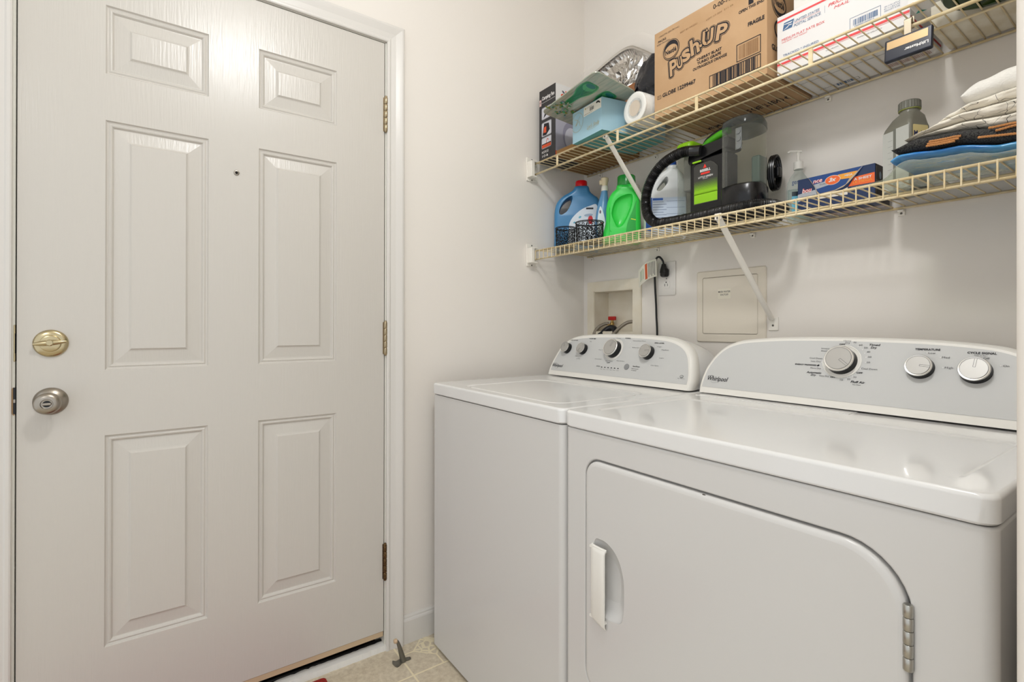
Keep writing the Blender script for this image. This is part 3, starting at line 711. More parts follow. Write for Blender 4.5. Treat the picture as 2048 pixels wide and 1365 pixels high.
# ================================================================== DRYER
DX0, DX1 = .7648, 1.5215
dr = thing('clothes_dryer', 'white front-load clothes dryer with a wide round-cornered door', 'clothes dryer', ((DX0 + DX1) / 2, -.42, 0))
b = MB(); b.rbox(DX0, DX1, YFR, -.075, .012, ZG - .0008, r=.017, seg=5, axes='z'); cabd = b.build('cabinet', cab_enamel, dr)
dz0, dz1, dxa, dxb = .300, .8215, .8345, 1.4405
dl = lambda o_: rrect(dxa + o_, dxb - o_, dz0 + o_, dz1 - o_, [max(.135 - o_, .02) * .62, max(.042 - o_, .01), max(.05 - o_, .01), .08], 10)
b = MB(); pts = dl(0); b.loft([[(x, YFR - .02, z) for x, z in pts], [(x, YFR + .014, z) for x, z in pts]], 0, False)
cut = b.build('cutter', cab_enamel, None); bool_cut(cabd, [cut]); edge_round(cabd, .0035, 3, 50); wn_ = cabd.modifiers.new('WeightedNormal', 'WEIGHTED_NORMAL'); wn_.keep_sharp = True
b = MB(); b.box(DX0 + .012, DX1 - .012, YFR + .012, -.08, ZG - .004, ZG + .004); b.build('gap_shade', dark, dr)  # dark filler again, painting the shade inside the dryer's top gap
lid_top(DX0 - .001, DX1 + .001, YFR - .004, -.075, ZG + .0012, ZT, .020, (.806, 1.478, -.730, -.385), .0030, .02, white_enamel, dr, 'top_panel')
b = MB(); b.rbox(.792, 1.185, -.312, -.262, ZT - .001, ZT + .0016, r=.001, seg=2); b.build('lint_screen_door', white_enamel, dr)
b = MB(); L_ = []
for o_, y in ((.004, .0135), (.004, .002), (.0048, -.0005), (.0065, -.0025), (.0095, -.0040), (.014, -.0046)): L_.append([(x, YFR + y, z) for x, z in dl(o_)])
b.loft(L_, 0, True); b.wn = True; dd = b.build('dryer_door', cab_enamel, dr, ang=50)
b = MB(); scoop = [(.905 + .050 * cos(a) if cos(a) > 0 else .905 + .030 * cos(a), .572 + .075 * sin(a)) for a in [2 * pi * i / 40 for i in range(40)]]
scoop = sp2([(.868, .640), (.890, .652), (.918, .645), (.940, .625), (.9525, .592), (.955, .555), (.953, .520), (.946, .497), (.925, .489), (.900, .488), (.872, .492), (.864, .560)], 6)
cxx, czz = .905, .565
L_ = [[(cxx + (x - cxx) * s_, YFR - .02 + 0 if k == 0 else YFR + y, czz + (z - czz) * s_) for x, z in scoop] for k, (s_, y) in enumerate(((1, -.02), (1, -.004), (.93, .003), (.80, .0085), (.55, .0115)))]
b.loft(L_, 0, True); cut = b.build('cutter', cab_enamel, None); bool_cut(dd, [cut])
b = MB(); L_ = []
hz0, hz1 = .474, .636
prof_ = [(.8605, -.0046), (.8615, -.0085), (.866, -.0125), (.878, -.0150), (.892, -.0155), (.902, -.0165), (.9065, -.0150), (.9075, -.0120), (.9050, -.0105), (.892, -.0120), (.878, -.0115), (.866, -.0080), (.864, -.0046)]
zs_ = [(hz0, .35), (hz0 + .004, .8), (hz0 + .010, 1), (hz1 - .010, 1), (hz1 - .004, .8), (hz1, .35)]
b.loft([[(x, YFR - .0046 + (y + .0046) * s_, z - (.010 * (x - .86) / .045 if z < .5 else 0)) for x, y in prof_] for z, s_ in zs_], 0, True)
b.box(.8605, .9050, YFR - .012, YFR - .0042, hz0 + .002, hz0 + .007); b.box(.8605, .9050, YFR - .012, YFR - .0042, hz1 - .007, hz1 - .002)
b.build('handle', white_plastic, dd)
b = MB(); n5 = 5; z0_, z1_ = .672, .758
for k in range(n5): b.lathe([(.0050, 0), (.0058, .001), (.0058, (z1_ - z0_) / n5 - .0018), (.005, (z1_ - z0_) / n5 - .0006)], (1.4372, YFR - .0035, z0_ + k * (z1_ - z0_) / n5), (0, 0, 1), 14)
b.build('hinge', mat('hinge_chrome', 'b4b2ab', .3, metal=.9), dr)
b = MB(); b.lathe([(.0058, 0), (.0058, .08)], (1.4372, YFR - .0035, .355), (0, 0, 1), 14); b.build('hinge', MATS['hinge_chrome'], dr)
b = MB(); b.sphere((1.1377, YFR - .0002, .8160), (.004, .0012, .0022), 10); b.build('door_screw', screw_metal, dr)
dout = dome([(.7765, .9235), (.7742, .945), (.7765, .972), (.7830, .9975), (.8010, 1.030), (.8264, 1.0552), (.8600, 1.0700), (.900, 1.0775), (.9767, 1.0838), (1.06, 1.0865), (1.143, 1.0873)], 1.143, .9235)
console('dryer', dout, -.272, SL, .922, dr, 1.143, -.080)
dfr = cpl(-.272)
knob(dfr, 1.1372, 1.0315, .0330, .022, dr, -38, True); knob(dfr, 1.2915, 1.0265, .0250, .017, dr, -5); knob(dfr, 1.3825, 1.0255, .0262, .017, dr, 85)
P_ = Print(dfr, -.0004); P_.poly(inset(dout, .0070, .9395, 1.143), panel_grey, 0); P_.lift = .0002
P_.text('Whirlpool', .7935, .9545, w=.064, h=.0160, m=ink, bold=.012, shear=.2)
P_.line([(.7945, .9705), (.806, .9725), (.812, .9705)], .0009, g_); P_.line([(.806, .955), (.815, .9525), (.826, .955)], .0004, g_)
for t, x, z, w, h, bd, sh in (('OFF', 1.125, 1.0705, .0125, .0036, .03, 0), ('Heavy', 1.1330, 1.0790, .0165, .0036, 0, 0), ('Dry', 1.1375, 1.0735, .0100, .0042, 0, 0), ('70', 1.1545, 1.0755, .0065, .0036, 0, 0), ('60', 1.1675, 1.0700, .0070, .0036, 0, 0),
                          ('50', 1.1790, 1.0640, .0070, .0036, 0, 0), ('Timed', 1.1885, 1.0705, .0225, .0048, .02, .2), ('Dry', 1.1925, 1.0630, .0125, .0058, .02, .2), ('40', 1.1860, 1.0545, .0070, .0036, 0, 0), ('30', 1.1900, 1.0430, .0070, .0036, 0, 0), ('20', 1.1895, 1.0305, .0070, .0036, 0, 0),
                          ('Cool Down', 1.1810, 1.0155, .0320, .0040, 0, 0), ('OFF', 1.1725, 1.0055, .0125, .0036, .03, 0), ('30', 1.1675, .9950, .0068, .0036, 0, 0), ('20', 1.1555, .9895, .0068, .0036, 0, 0), ('10', 1.1410, .9865, .0062, .0036, 0, 0),
                          ('Fluff Air', 1.1640, .9835, .0295, .0052, .02, .2), ('No Heat', 1.1690, .9785, .0170, .0028, 0, 0), ('OFF', 1.1185, .9915, .0115, .0036, .03, 0), ('Very Dry', 1.0930, .9915, .0225, .0048, 0, 0), ('Automatic', 1.0625, .9985, .0350, .0048, .02, .2),
                          ('Dry', 1.0735, .9915, .0125, .0058, .02, .2), ('More Dry', 1.0695, 1.0085, .0245, .0048, 0, 0), ('ENERGY PREFERRED', 1.0310, 1.0170, .0520, .0034, .03, 0), ('Less Dry', 1.0675, 1.0255, .0230, .0048, 0, 0),
                          ('Cool Down', 1.0630, 1.0340, .0300, .0038, 0, 0), ('Wrinkle', 1.0850, 1.0590, .0200, .0034, 0, 0), ('Shield', 1.0860, 1.0530, .0165, .0034, 0, 0),
                          ('TEMPERATURE', 1.2775, 1.0640, .0440, .0042, .03, 0), ('Low', 1.3020, 1.0570, .0120, .0036, 0, 0), ('Med', 1.3262, 1.0485, .0125, .0040, 0, 0), ('High', 1.3330, 1.0265, .0135, .0052, 0, 0),
                          ('CYCLE SIGNAL', 1.3660, 1.0600, .0450, .0044, .03, 0), ('Push to Start', 1.3775, 1.0562, .0200, .0022, 0, 0), ('Off', 1.3915, 1.0500, .0095, .0038, 0, 0), ('On', 1.4220, 1.0370, .0088, .0036, 0, 0)):
    P_.text(t, x, z, w=w, h=h, m=ink if bd else g_, bold=bd, shear=sh)
P_.ell(1.0865, 1.0187, .0030, .0020, ink, 1, 14, .5)
for x, z in ((1.1545, 1.0735), (1.1665, 1.0675), (1.1765, 1.0605), (1.1825, 1.0530), (1.1865, 1.0440), (1.1870, 1.0320), (1.1790, 1.0165), (1.1655, .9990), (1.1555, .9955), (1.1440, .9930), (1.1130, .9990), (1.0965, 1.0120), (1.0930, 1.0265), (1.0950, 1.0355), (1.2995, 1.0585), (1.3235, 1.0500), (1.3300, 1.0290), (1.4185, 1.0385)): P_.ell(x, z, .0013, .0012, paper_white, 1, 10)
P_.build('control_panel', dr, 'light grey dryer control face')
for x in (.82, 1.46):
    for y in (-.74, -.12):
        b = MB(); b.lathe([(.02, 0), (.02, .014)], (x, y, 0), (0, 0, 1), 14); b.build('foot', black_rubber, dr)

# ================================================================== FLOOR THINGS
ds = thing('door_stop', 'small grey metal door stop with rubber tip standing on the floor', 'door stop', (.088, -.915, 0))
pew = mat('pewter', '77746b', .4, metal=.75)
b = MB(); pts = sp2([(.072, -.934), (.080, -.926), (.078, -.905), (.085, -.882), (.0925, -.878), (.098, -.884), (.097, -.905), (.108, -.926), (.108, -.934), (.098, -.938), (.082, -.939)], 5)
b.loft([[(x, y, .0) for x, y in pts], [(x, y, .0035) for x, y in pts]], 0, False); b.build('base_plate', pew, ds)
b = MB(); b.tube(smooth_path([(.092, -.905, .002), (.091, -.909, .018), (.090, -.914, .038), (.0895, -.919, .056), (.089, -.924, .070), (.088, -.928, .0745)], 4), lambda i: .0105 - .0055 * min(1, i / 16), 10); b.build('arm', pew, ds)
b = MB(); b.lathe([(.0045, 0), (.0072, .002), (.0076, .007), (.006, .011), (.003, .012)], (.0885, -.925, .0745), (-.1, -1, .05), 18); b.build('rubber_tip', mat('aged_rubber', 'c4a98a', .6), ds)
for x, y in ((.0785, -.932), (.102, -.931), (.0925, -.883)):
    b = MB(); b.sphere((x, y, .0035), (.0028, .0028, .0012), 8); b.build('screw', screw_metal, ds)
dm = MB(); pts = rrect(.030, .50, -1.90, -1.1415, .012, 4)
rnd = random.Random(3)
dm.loft([[(x, y, .0005) for x, y in pts], [(x + rnd.uniform(-.001, .001), y + rnd.uniform(-.001, .001), .0075) for x, y in pts], [(x * .995 + .0015, y * .999 - .001, .009) for x, y in pts]], 0, True)
settag(dm.build('door_mat', mat('red_mat', 'a5261c', .95, bump=(500, 1.0), var=(120, '7d1a14'))), 'red textile door mat whose corner lies before the threshold', 'mat')
#@@PART3
# ================================================================== UPPER SHELF
TU = ZU + .0037       # resting height on the upper deck
def carton(name, label, cat, x0, x1, y0, y1, z0, z1, m, loc=None, r=.0015, group=None, lid_line=True):
    t = thing(name, label, cat, ((x0 + x1) / 2, (y0 + y1) / 2, z0), group)
    b = MB(); b.rbox(x0, x1, y0, y1, z0, z1, r=r, seg=2); b.build('box_body', m, t); return t
# --- big brown ice-pop carton
NX0, NX1, NY0, NY1, NZ0, NZ1 = .6010, .9710, -.2574, -.006, TU, 2.0665
nb = carton('cardboard_box', 'large brown frozen-treat carton with black printed logo on the upper shelf', 'cardboard box', NX0, NX1, NY0, NY1, NZ0, NZ1, kraft)
b = MB(); b.rbox(NX0 + .002, NX1 - .002, NY0 + .10, NY0 + .16, NZ1 - .001, NZ1 + .0006, r=.0003, seg=1); b.build('packing_tape', kraft_edge, nb)
P_ = Print(frame((0, NY0, 0), (1, 0, 0), (0, -1, 0)))
K = ink
# oval brand badge
P_.ell(.6665, 1.9890, .0310, .0320, K, 4, 36); P_.ell(.6665, 1.9890, .0292, .0302, kraft, 5, 36); P_.ell(.6665, 1.9890, .0276, .0286, K, 6, 36)
ov = [(.6665 + .0245 * cos(a), 1.9835 + .0205 * sin(a)) for a in [2 * pi * i / 30 for i in range(30)]]
P_.poly(ov, kraft, 7); P_.text('Nestl\u00e9', .6460, 1.9765, w=.041, h=.0150, m=K, lv=8, bold=.03)
# arched logo lettering PUSH-UP, outlined
import itertools
spec = [('P', .663, 1.903, .028, .050, 4, .05), ('U', .691, 1.914, .020, .036, 10, .05), ('s', .711, 1.925, .029, .038, 12, .05), ('h', .740, 1.934, .030, .050, 8, .05), ('-', .766, 1.949, .010, .008, 0, .06), ('U', .776, 1.947, .036, .044, -4, .05), ('P', .820, 1.944, .034, .044, -10, .05)]
for pas, (mm, gx, lv) in enumerate(((K, .0085, 0), (kraft, .0065, 1), (K, .0050, 2), (kraft, 0.0, 3))):
    for ch, x, z, w, h, rot, bd in spec:
        ww, hh = w + gx * 2, h + gx * 2
        v, f = text_mesh(ch, w, h, 0.03)
        if gx:   # a fattened copy: same letter drawn round a small circle
            for a in [2 * pi * i / 10 for i in range(10)]:
                c, q = cos(radians(rot)), sin(radians(rot))
                P_.put([(x + p[0] * c - p[1] * q + gx * .8 * cos(a), z + p[0] * q + p[1] * c + gx * .8 * sin(a)) for p in v], f, mm, lv + a * .02)
        else:
            c, q = cos(radians(rot)), sin(radians(rot)); P_.put([(x + p[0] * c - p[1] * q, z + p[0] * q + p[1] * c) for p in v], f, mm, lv)
P_.line([(.793, 1.950), (.793, 1.985)], .0032, K, 5); P_.poly([(.786, 1.984), (.800, 1.984), (.793, 1.998)], K, 5); P_.poly([(.789, 1.986), (.797, 1.986), (.793, 1.994)], kraft, 6)
P_.text('CHERRY BLAST', .7585, 1.9115, w=.0820, h=.0085, m=K, bold=.03); P_.text('TURBO GRAPE', .7600, 1.8995, w=.0780, h=.0085, m=K, bold=.03); P_.text('OUTRAGEOUS ORANGE', .7450, 1.8870, w=.1110, h=.0085, m=K, bold=.03)
P_.text('GLOBE 12299467', .6335, 1.8490, w=.1210, h=.0130, m=K, bold=.03); P_.frame(.6140, .6270, 1.8490, 1.8595, .0010, K); P_.text('47', .6165, 1.8520, w=.0075, h=.0045, m=K)
P_.text('FRAGILE', .9185, 1.9385, w=.0460, h=.0115, m=K, bold=.04); P_.text('OPEN THIS END', .8915, 1.9860, w=.0720, h=.0085, m=K, bold=.03)
P_.text('0-00-72554-00100', .8130, 2.0400, w=.135, h=.0135, m=K, bold=.01); P_.poly([(.9200, 1.9975), (.9340, 1.9975), (.9340, 2.018), (.9420, 2.018), (.9270, 2.038), (.9120, 2.018), (.9200, 2.018)], K, 0)
P_.text('.PACKS', .6140, 2.0305, w=.0330, h=.0070, m=K, bold=.02); P_.text('/ 24-2.7 FL OZ (79.7 mL)', .6190, 2.0445, w=.0770, h=.0065, m=K); P_.text('KEEP FROZEN', .6120, 2.0220, w=.0490, h=.0045, m=grey_ink)
faint = mat('faint_ink', '8d6a48', .8)
P_.text('BEST BY 04/2021', .7000, 2.0230, w=.060, h=.0050, m=faint, rot=.02); P_.text('LOT 17 204  211 39', .790, 2.0180, w=.085, h=.0045, m=faint, rot=.03)
P_.frame(.8860, .9535, 1.8555, 1.9020, .0022, K); P_.bars(.8920, .9480, 1.8600, 1.8975, faint, 5, 0, 34)
P_.frame(.8010, .9535, 1.8140, 1.8500, .0022, K); P_.bars(.8110, .9460, 1.8150, 1.8485, mat('bar_ink', '5d4a3a', .7), 7, 0, 40)
P_.bars(.8210, .9380, 1.8150, 1.8485, K, 11, 1, 22)
P_.build('front_print', nb)
P_ = Print(frame((NX1, 0, 0), (0, 1, 0), (1, 0, 0)))
P_.ell(-.195, 1.996, .040, .038, K, 0, 36); P_.ell(-.195, 1.996, .0375, .0355, kraft, 1, 36); P_.ell(-.195, 1.996, .0355, .0335, K, 2, 36); P_.ell(-.195, 1.996, .032, .023, kraft, 3, 30); P_.text('Nestl\u00e9', -.222, 1.986, w=.052, h=.021, m=K, lv=4, bold=.03)
P_.ell(-.185, 1.925, .036, .030, K, 0, 30); P_.ell(-.185, 1.925, .030, .024, kraft, 1, 30)
P_.text('GLOBE 12299467', -.234, 1.862, w=.14, h=.016, m=K, bold=.03)
P_.build('side_print', nb)
P_ = Print(lambda p: V3((p[0], p[1], NZ0 - (p[2] if len(p) > 2 else 0))))
P_.text('ASSEMBLED BY', .655, -.055, w=.10, h=.020, m=K, bold=.02); P_.text('82 GREAT BEND 43', .805, -.085, w=.135, h=.028, m=K, bold=.02)
P_.build('bottom_print', nb)

# --- postal flat-rate box
UX0, UX1, UY0, UY1, UZ1 = .9800, 1.2725, -.2230, -.013, 1.9445
card_grey = mat('card_grey_white', 'dddad4', .6)
us = carton('postal_box', 'white flat rate postal box with red stripes on the upper shelf', 'postal box', UX0, UX1, UY0, UY1, TU, UZ1, paper_white)
P_ = Print(frame((0, UY0, 0), (1, 0, 0), (0, -1, 0)))
P_.rect(UX0 + .001, UX1 - .001, 1.9285, 1.9335, red_ink, 0); P_.rect(UX0 + .001, UX1 - .001, 1.8125, 1.8185, red_ink, 0); P_.rect(UX0 + .001, UX1 - .001, 1.8095, 1.8102, red_ink, 0)
P_.poly([(.9985, 1.9215), (1.0245, 1.9215), (1.0190, 1.9015), (.9950, 1.9015)], blue_ink, 0)
P_.poly([(.9990, 1.9180), (1.0215, 1.9170), (1.0170, 1.9140), (.9990, 1.9165)], paper_white, 1); P_.poly([(.9965, 1.9030), (1.0130, 1.9115), (1.0085, 1.9060)], paper_white, 1); P_.poly([(1.0085, 1.9125), (1.0195, 1.9105), (1.0180, 1.9085), (1.0110, 1.9095)], paper_white, 1)
P_.text('UNITED STATES', 1.0255, 1.9105, w=.0610, h=.0065, m=blue_ink, shear=.25); P_.rect(1.0245, 1.0875, 1.9085, 1.9090, red_ink, 0); P_.text('POSTAL SERVICE.', 1.0235, 1.8990, w=.0665, h=.0070, m=blue_ink, shear=.25)
P_.rect(1.0980, 1.0985, 1.8985, 1.9165, blue_ink, 0)
P_.text('PRIORITY', 1.1060, 1.9085, w=.0620, h=.0080, m=red_ink, bold=.01, shear=.25); P_.text('MAIL', 1.1190, 1.8975, w=.0340, h=.0065, m=red_ink, shear=.25)
P_.text('MEDIUM FLAT RATE BOX', .9930, 1.8745, w=.1050, h=.0065, m=red_ink); P_.text('ONE RATE * ANY WEIGHT', .9930, 1.8690, w=.0640, h=.0035, m=red_ink)
P_.text('TRACKED * INSURED', .9960, 1.8325, w=.0880, h=.0060, m=blue_ink)
P_.line([(1.1542, 1.8240), (1.1542, 1.8560), (1.2170, 1.8560), (1.2170, 1.8240)], .0008, blue_ink); P_.bars(1.1610, 1.2110, 1.8360, 1.8500, blue_ink, 3, 0, 34); P_.text('PS00001000014', 1.1640, 1.8315, w=.040, h=.0030, m=blue_ink)
for i, t in enumerate(('OD: 11.25 x 8.75 x 6', 'ID: 11 x 8.5 x 5.5', 'ODCUFT: 0.342')): P_.text(t, 1.2240, 1.8460 - i * .0050, w=.030, h=.0030, m=blue_ink)
P_.text('TO: FROM:', 1.10, 1.8010, w=.03, h=.0025, m=grey_ink); P_.text('EXPECTED DELIVERY', 1.17, 1.8015, w=.05, h=.0025, m=grey_ink)
P_.build('front_print', us)
P_ = Print(frame((UX1, 0, 0), (0, 1, 0), (1, 0, 0)))
P_.rect(UY0 + .002, UY1 - .001, 1.8005, 1.8065, mat('red_band', 'b5272b', .6), 0); P_.frame(-.090, -.030, 1.8280, 1.8620, .0008, blue_ink); P_.bars(-.080, -.038, 1.8300, 1.8580, blue_ink, 5, 0, 22)
P_.build('side_print', us)
P_ = Print(lambda p: V3((p[0], p[1], TU - (p[2] if len(p) > 2 else 0))))
P_.line([(UX0, -.120), (UX1, -.120)], .0012, grey_ink); P_.frame(1.045, 1.105, -.045, -.030, .0010, grey_ink); P_.bars(1.052, 1.098, -.044, -.031, blue_ink, 9, 1, 14); P_.text('ReadyPost', 1.01, -.046, w=.03, h=.006, m=grey_ink); P_.bars(1.17, 1.26, -.050, -.028, mat('pink_print', 'b59a90', .7), 4, 0, 60)
P_.build('bottom_print', us)
# --- plain white box standing on the postal box
wb = carton('white_box', 'plain white cardboard box standing on top of the postal box', 'cardboard box', 1.0120, 1.300, -.2000, -.012, UZ1 + .0008, UZ1 + .19, card_grey)
b = MB(); b.box(1.013, 1.299, -.2006, -.2000, UZ1 + .082, UZ1 + .0835); b.build('lid_seam', mat('seam_grey', 'b9b4aa', .7), wb)
# --- small carton with teal print
sc_ = carton('small_carton', 'small white carton with teal print beside the postal box', 'carton', 1.2900, 1.3230, -.2980, -.2500, TU, 1.874, paper_white)
P_ = Print(frame((0, -.2980, 0), (1, 0, 0), (0, -1, 0))); P_.rect(1.2905, 1.3225, 1.832, 1.872, teal_ink); P_.build('front_print', sc_)
P_ = Print(lambda p: V3((p[0], p[1], TU - (p[2] if len(p) > 2 else 0)))); P_.poly([(1.2905, -.2505), (1.3100, -.2505), (1.2985, -.262)], teal_ink); P_.build('bottom_print', sc_)
# --- flat white carton behind the green bowl
fc = carton('white_carton', 'dusty white flat carton behind the green glass bowl', 'carton', 1.2880, 1.5500, -.1465, -.010, TU, 1.850, mat('dusty_card', 'e2dccd', .7, var=(16, 'cfc4ab')))
b = MB(); b.box(1.289, 1.549, -.1470, -.1465, 1.818, 1.8195); b.build('lid_seam', MATS['seam_grey'], fc)
# --- green glass bowl
green_glass = mat('green_glass', '1e3d0d', .06, alpha=.35, tint='2f5a1c', spec=.8)
BC = (1.4120, -.2310)
b = MB(); pr_ = [(0, .004), (.050, .0035), (.066, .0005), (.072, .0), (.078, .001), (.0815, .008), (.0835, .024), (.0845, .05), (.083, .08), (.082, .120), (.0845, .125), (.0835, .1265), (.079, .122), (.0795, .085), (.081, .05), (.080, .026), (.074, .013), (.060, .009), (0, .009)]
b.lathe(pr_, (BC[0], BC[1], TU), (0, 0, 1), 48); gb = b.build('glass_bowl', green_glass); settag(gb, 'deep green glass bowl at the far end of the upper shelf', 'bowl')

# --- garage remote clipped to the lip
rm = thing('garage_remote', 'black garage door remote clipped upside down to the upper shelf', 'remote control', (1.298, -.318, 1.675))
rf = frame((1.298, -.3135, 1.6965), (1, .0, 0), (0, -1, .10))
b = MB(); b.rbox(-.0405, .0405, -.024, .0235, 0, .0115, r=.003, seg=3, xf=lambda p: rf(p)); b.build('case', mat('navy_plastic', '171b2a', .3), rm)
P_ = Print(lambda p: rf((p[0], p[1], .0118 + (p[2] if len(p) > 2 else 0))), .0001)
P_.rect(-.036, .0335, .0015, .0185, mat('bronze_button', 'b3956a', .35, metal=.3), 0); P_.text('LiftMaster', .0350, -.0070, w=.0400, h=.0065, m=paper_white, bold=.03, rot=pi)
P_.build('button_face', rm)
b = MB(); b.rbox(1.2885, 1.3015, -.3150, -.3130, 1.716, 1.752, r=.0008, seg=1); b.tube([(1.2885, -.3085, 1.752), (1.3015, -.3085, 1.752)], .0055, 12); b.rbox(1.2885, 1.3015, -.298, -.2965, 1.738, 1.764, r=.0006, seg=1); b.rbox(1.2885, 1.3015, -.309, -.2965, 1.7485, 1.7500, r=.0004, seg=1)
b.build('metal_clip', mat('clip_metal', 'b7aa95', .35, metal=.8), rm)

# --- camping fan box
fb = thing('camping_fan_box', 'tall black and white camping fan box against the door wall', 'box', (.088, -.22, TU))
b = MB(); b.rbox(.0370, .1400, -.2880, -.1480, TU, 2.0840, r=.0012, seg=1); b.build('box_body', mat('box_charcoal', '2b2a2c', .45), fb)
fr_ = frame((0, -.2880, 0), (1, 0, 0), (0, -1, 0)); P_ = Print(fr_); wh = paper_white; og = mat('orange_print', 'd3512c', .5); gy = mat('light_print', 'c9c9cf', .5)
P_.text('Camping Fan', .0560, 2.0350, w=.078, h=.0200, m=wh, bold=.035); P_.line([(.039, 2.029), (.138, 2.029)], .0012, wh)
P_.rect(.0395, .0520, 2.0200, 2.0460, mat('pink_print2', 'd8b9b4', .5), 0); P_.text('*', .0415, 2.026, w=.009, h=.012, m=ink, bold=.03)
for z0_, z1_ in ((1.9600, 2.0080), (1.8900, 1.9470), (1.8410, 1.8850)):
    P_.poly(rrect(.0540, .1160, z0_, z1_, .005, 4), gy, 0)
    P_.frame(.0560, .1140, z0_ + .002, z1_ - .002, .0008, ink, 1)
P_.poly([(.066, 1.965), (.095, 1.980), (.100, 2.002), (.078, 1.990)], ink, 1); P_.poly([(.080, 1.980), (.110, 1.996), (.108, 2.000), (.082, 1.986)], wh, 2)
P_.poly([(.060, 1.895), (.084, 1.893), (.106, 1.910), (.100, 1.938), (.070, 1.942)], ink, 1); P_.poly([(.066, 1.905), (.084, 1.903), (.084, 1.928), (.070, 1.926)], og, 2)
P_.line([(.085, 1.855), (.085, 1.868), (.090, 1.876), (.096, 1.874), (.097, 1.868)], .0025, og, 2); P_.rect(.0560, .1140, 1.8430, 1.8560, og, 1); P_.rect(.0560, .1140, 1.8560, 1.8600, ink, 2)
P_.text('HCCFCCE', .056, 1.822, w=.042, h=.009, m=wh, bold=.02); P_.text('I O &', .058, 1.806, w=.038, h=.009, m=wh, bold=.03)
P_.build('front_print', fb)
P_ = Print(frame((.1400, 0, 0), (0, 1, 0), (1, 0, 0)))
P_.rect(-.2870, -.1490, 2.0000, 2.0835, wh, 0); P_.rect(-.2870, -.1490, 1.8150, 2.0000, mat('grey_lilac', 'a7a6b3', .45), 0); P_.rect(-.2870, -.1490, TU + .001, 1.8150, og, 0)
for k in range(6):
    a = k * pi / 3; P_.ell(-.240 + .013 * cos(a), 2.043 + .014 * sin(a), .0085, .0040, og if k % 2 else mat('print_grey', '5d5a66', .5), 1, 14, a + .5)
P_.poly([(-.215, 2.03), (-.19, 2.05), (-.19, 2.075), (-.215, 2.07)], og, 1)
P_.ell(-.205, 1.885, .045, .06, mat('lilac_dark', '8c8b9b', .45), 1); P_.ell(-.205, 1.875, .034, .045, mat('lilac_light', 'c3c3cd', .45), 2)
P_.build('side_print', fb)

cs_ = MB(); cs_.loft([[V3((x, y, z)) for x, y in ((.1440, -.286), (.2740, -.286), (.3290, -.012), (.0300, -.012), (.0300, -.142), (.1440, -.142))] for z in (TU, TU + .022)], 0, False)
settag(cs_.build('cardboard_piece', mat('brown_liner', '8f6a3e', .85, bump=(140, .2))), 'flat brown cardboard piece on the deck between fan box and pale blue box', 'cardboard')
# --- pale blue box
BA, BB, BCn, BD = V3((.2795, -.322, 0)), V3((.4440, -.338, 0)), V3((.4985, -.070, 0)), V3((.334, -.054, 0))
bbz0, bbz1 = TU, 1.9020
lb = thing('blue_gift_box', 'pale blue cardboard box overhanging the upper shelf edge', 'box', ((BA + BCn) / 2).to_tuple()[:2] + (bbz0,))
pale = mat('pale_blue_card', '9fc3d2', .5); pale_shade = mat('pale_blue_shaded', '5f9c9c', .6)  # second colour is the pale blue with the underside's shade painted in
b = MB(); vv = [BA, BB, BCn, BD]
b.add([(p.x, p.y, z) for z in (bbz0, bbz1) for p in vv], [(4, 5, 6, 7), (0, 1, 5, 4), (1, 2, 6, 5), (2, 3, 7, 6), (3, 0, 4, 7)], 0); b.add([(p.x, p.y, bbz0) for p in vv], [(0, 3, 2, 1)], 1)
b.build('box_body', [pale, pale_shade], lb)
fU = (BB - BA).normalized(); fN = V3((fU.y, -fU.x, 0)); Wd = (BB - BA).length
P_ = Print(frame((BA.x, BA.y, 0), fU, fN)); gold = mat('gold_line', 'b7ad84', .5)
P_.rect(.066, Wd - .003, 1.8665, 1.8995, mat('label_ivory', 'e6e2d6', .5), 0); P_.bars(.100, .122, 1.876, 1.888, ink, 2, 1, 16); P_.ell(.076, 1.892, .003, .003, mat('olive_print', '9aa05a', .6), 1); P_.text('SIZE 8 X 6.5 X 5', .069, 1.8700, w=.046, h=.0030, m=grey_ink); P_.text('FALL CANDLE', .083, 1.8900, w=.03, h=.0030, m=grey_ink)
P_.poly([(.134, 1.893), (.140, 1.897), (.150, 1.895), (.158, 1.886), (.154, 1.885), (.146, 1.890), (.138, 1.889)], ink, 1)
c0 = (.028, 1.860)
P_.line([(c0[0] + .034 * cos(a), c0[1] + .034 * sin(a)) for a in [radians(d) for d in range(-150, 151, 10)]], .0012, gold)
P_.line([(.012, 1.875), (.030, 1.868), (.020, 1.850), (.038, 1.862), (.045, 1.842)], .0014, gold); P_.line([(.015, 1.850), (.045, 1.878)], .0012, gold)
P_.text("Let's Smile", .084, 1.8150, w=.068, h=.0150, m=gold, shear=.5); P_.line([(.090, 1.812), (.120, 1.8105), (.150, 1.8135)], .0008, gold)
P_.build('front_print', lb)
# --- sleeve of clear plastic plates lying on its side
sp3 = thing('plate_sleeve', 'sleeve of round white plastic plates lying on its side beside the carton', 'plates', (.5, -.23, TU))
plas = mat('milky_plastic', 'eceae4', .25, spec=.6)
ax = V3((.10, 1, .0)).normalized(); O0 = V3((.5375, -.282, TU + .0540))
b = MB(); pr_ = []
pr_ += [(0, .0035), (.010, .0035), (.011, .0028), (.020, .0028), (.021, .0020), (.033, .0020), (.035, .0008), (.045, .0), (.0505, .0012), (.0525, .004)]
for k in range(9): pr_ += [(.0525, .006 + k * .009), (.0498, .010 + k * .009)]
b.lathe(pr_ + [(.047, .088), (0, .088)], O0, ax, 48); b.build('plate_stack', plas, sp3)
b = MB(); b.lathe([(.0250, .0016), (.0255, .0012), (.0160, .0020), (.0155, .0024)], O0, ax, 40)
b.build('centre_rings', mat('beige_ring', 'd5c6b4', .4), sp3)
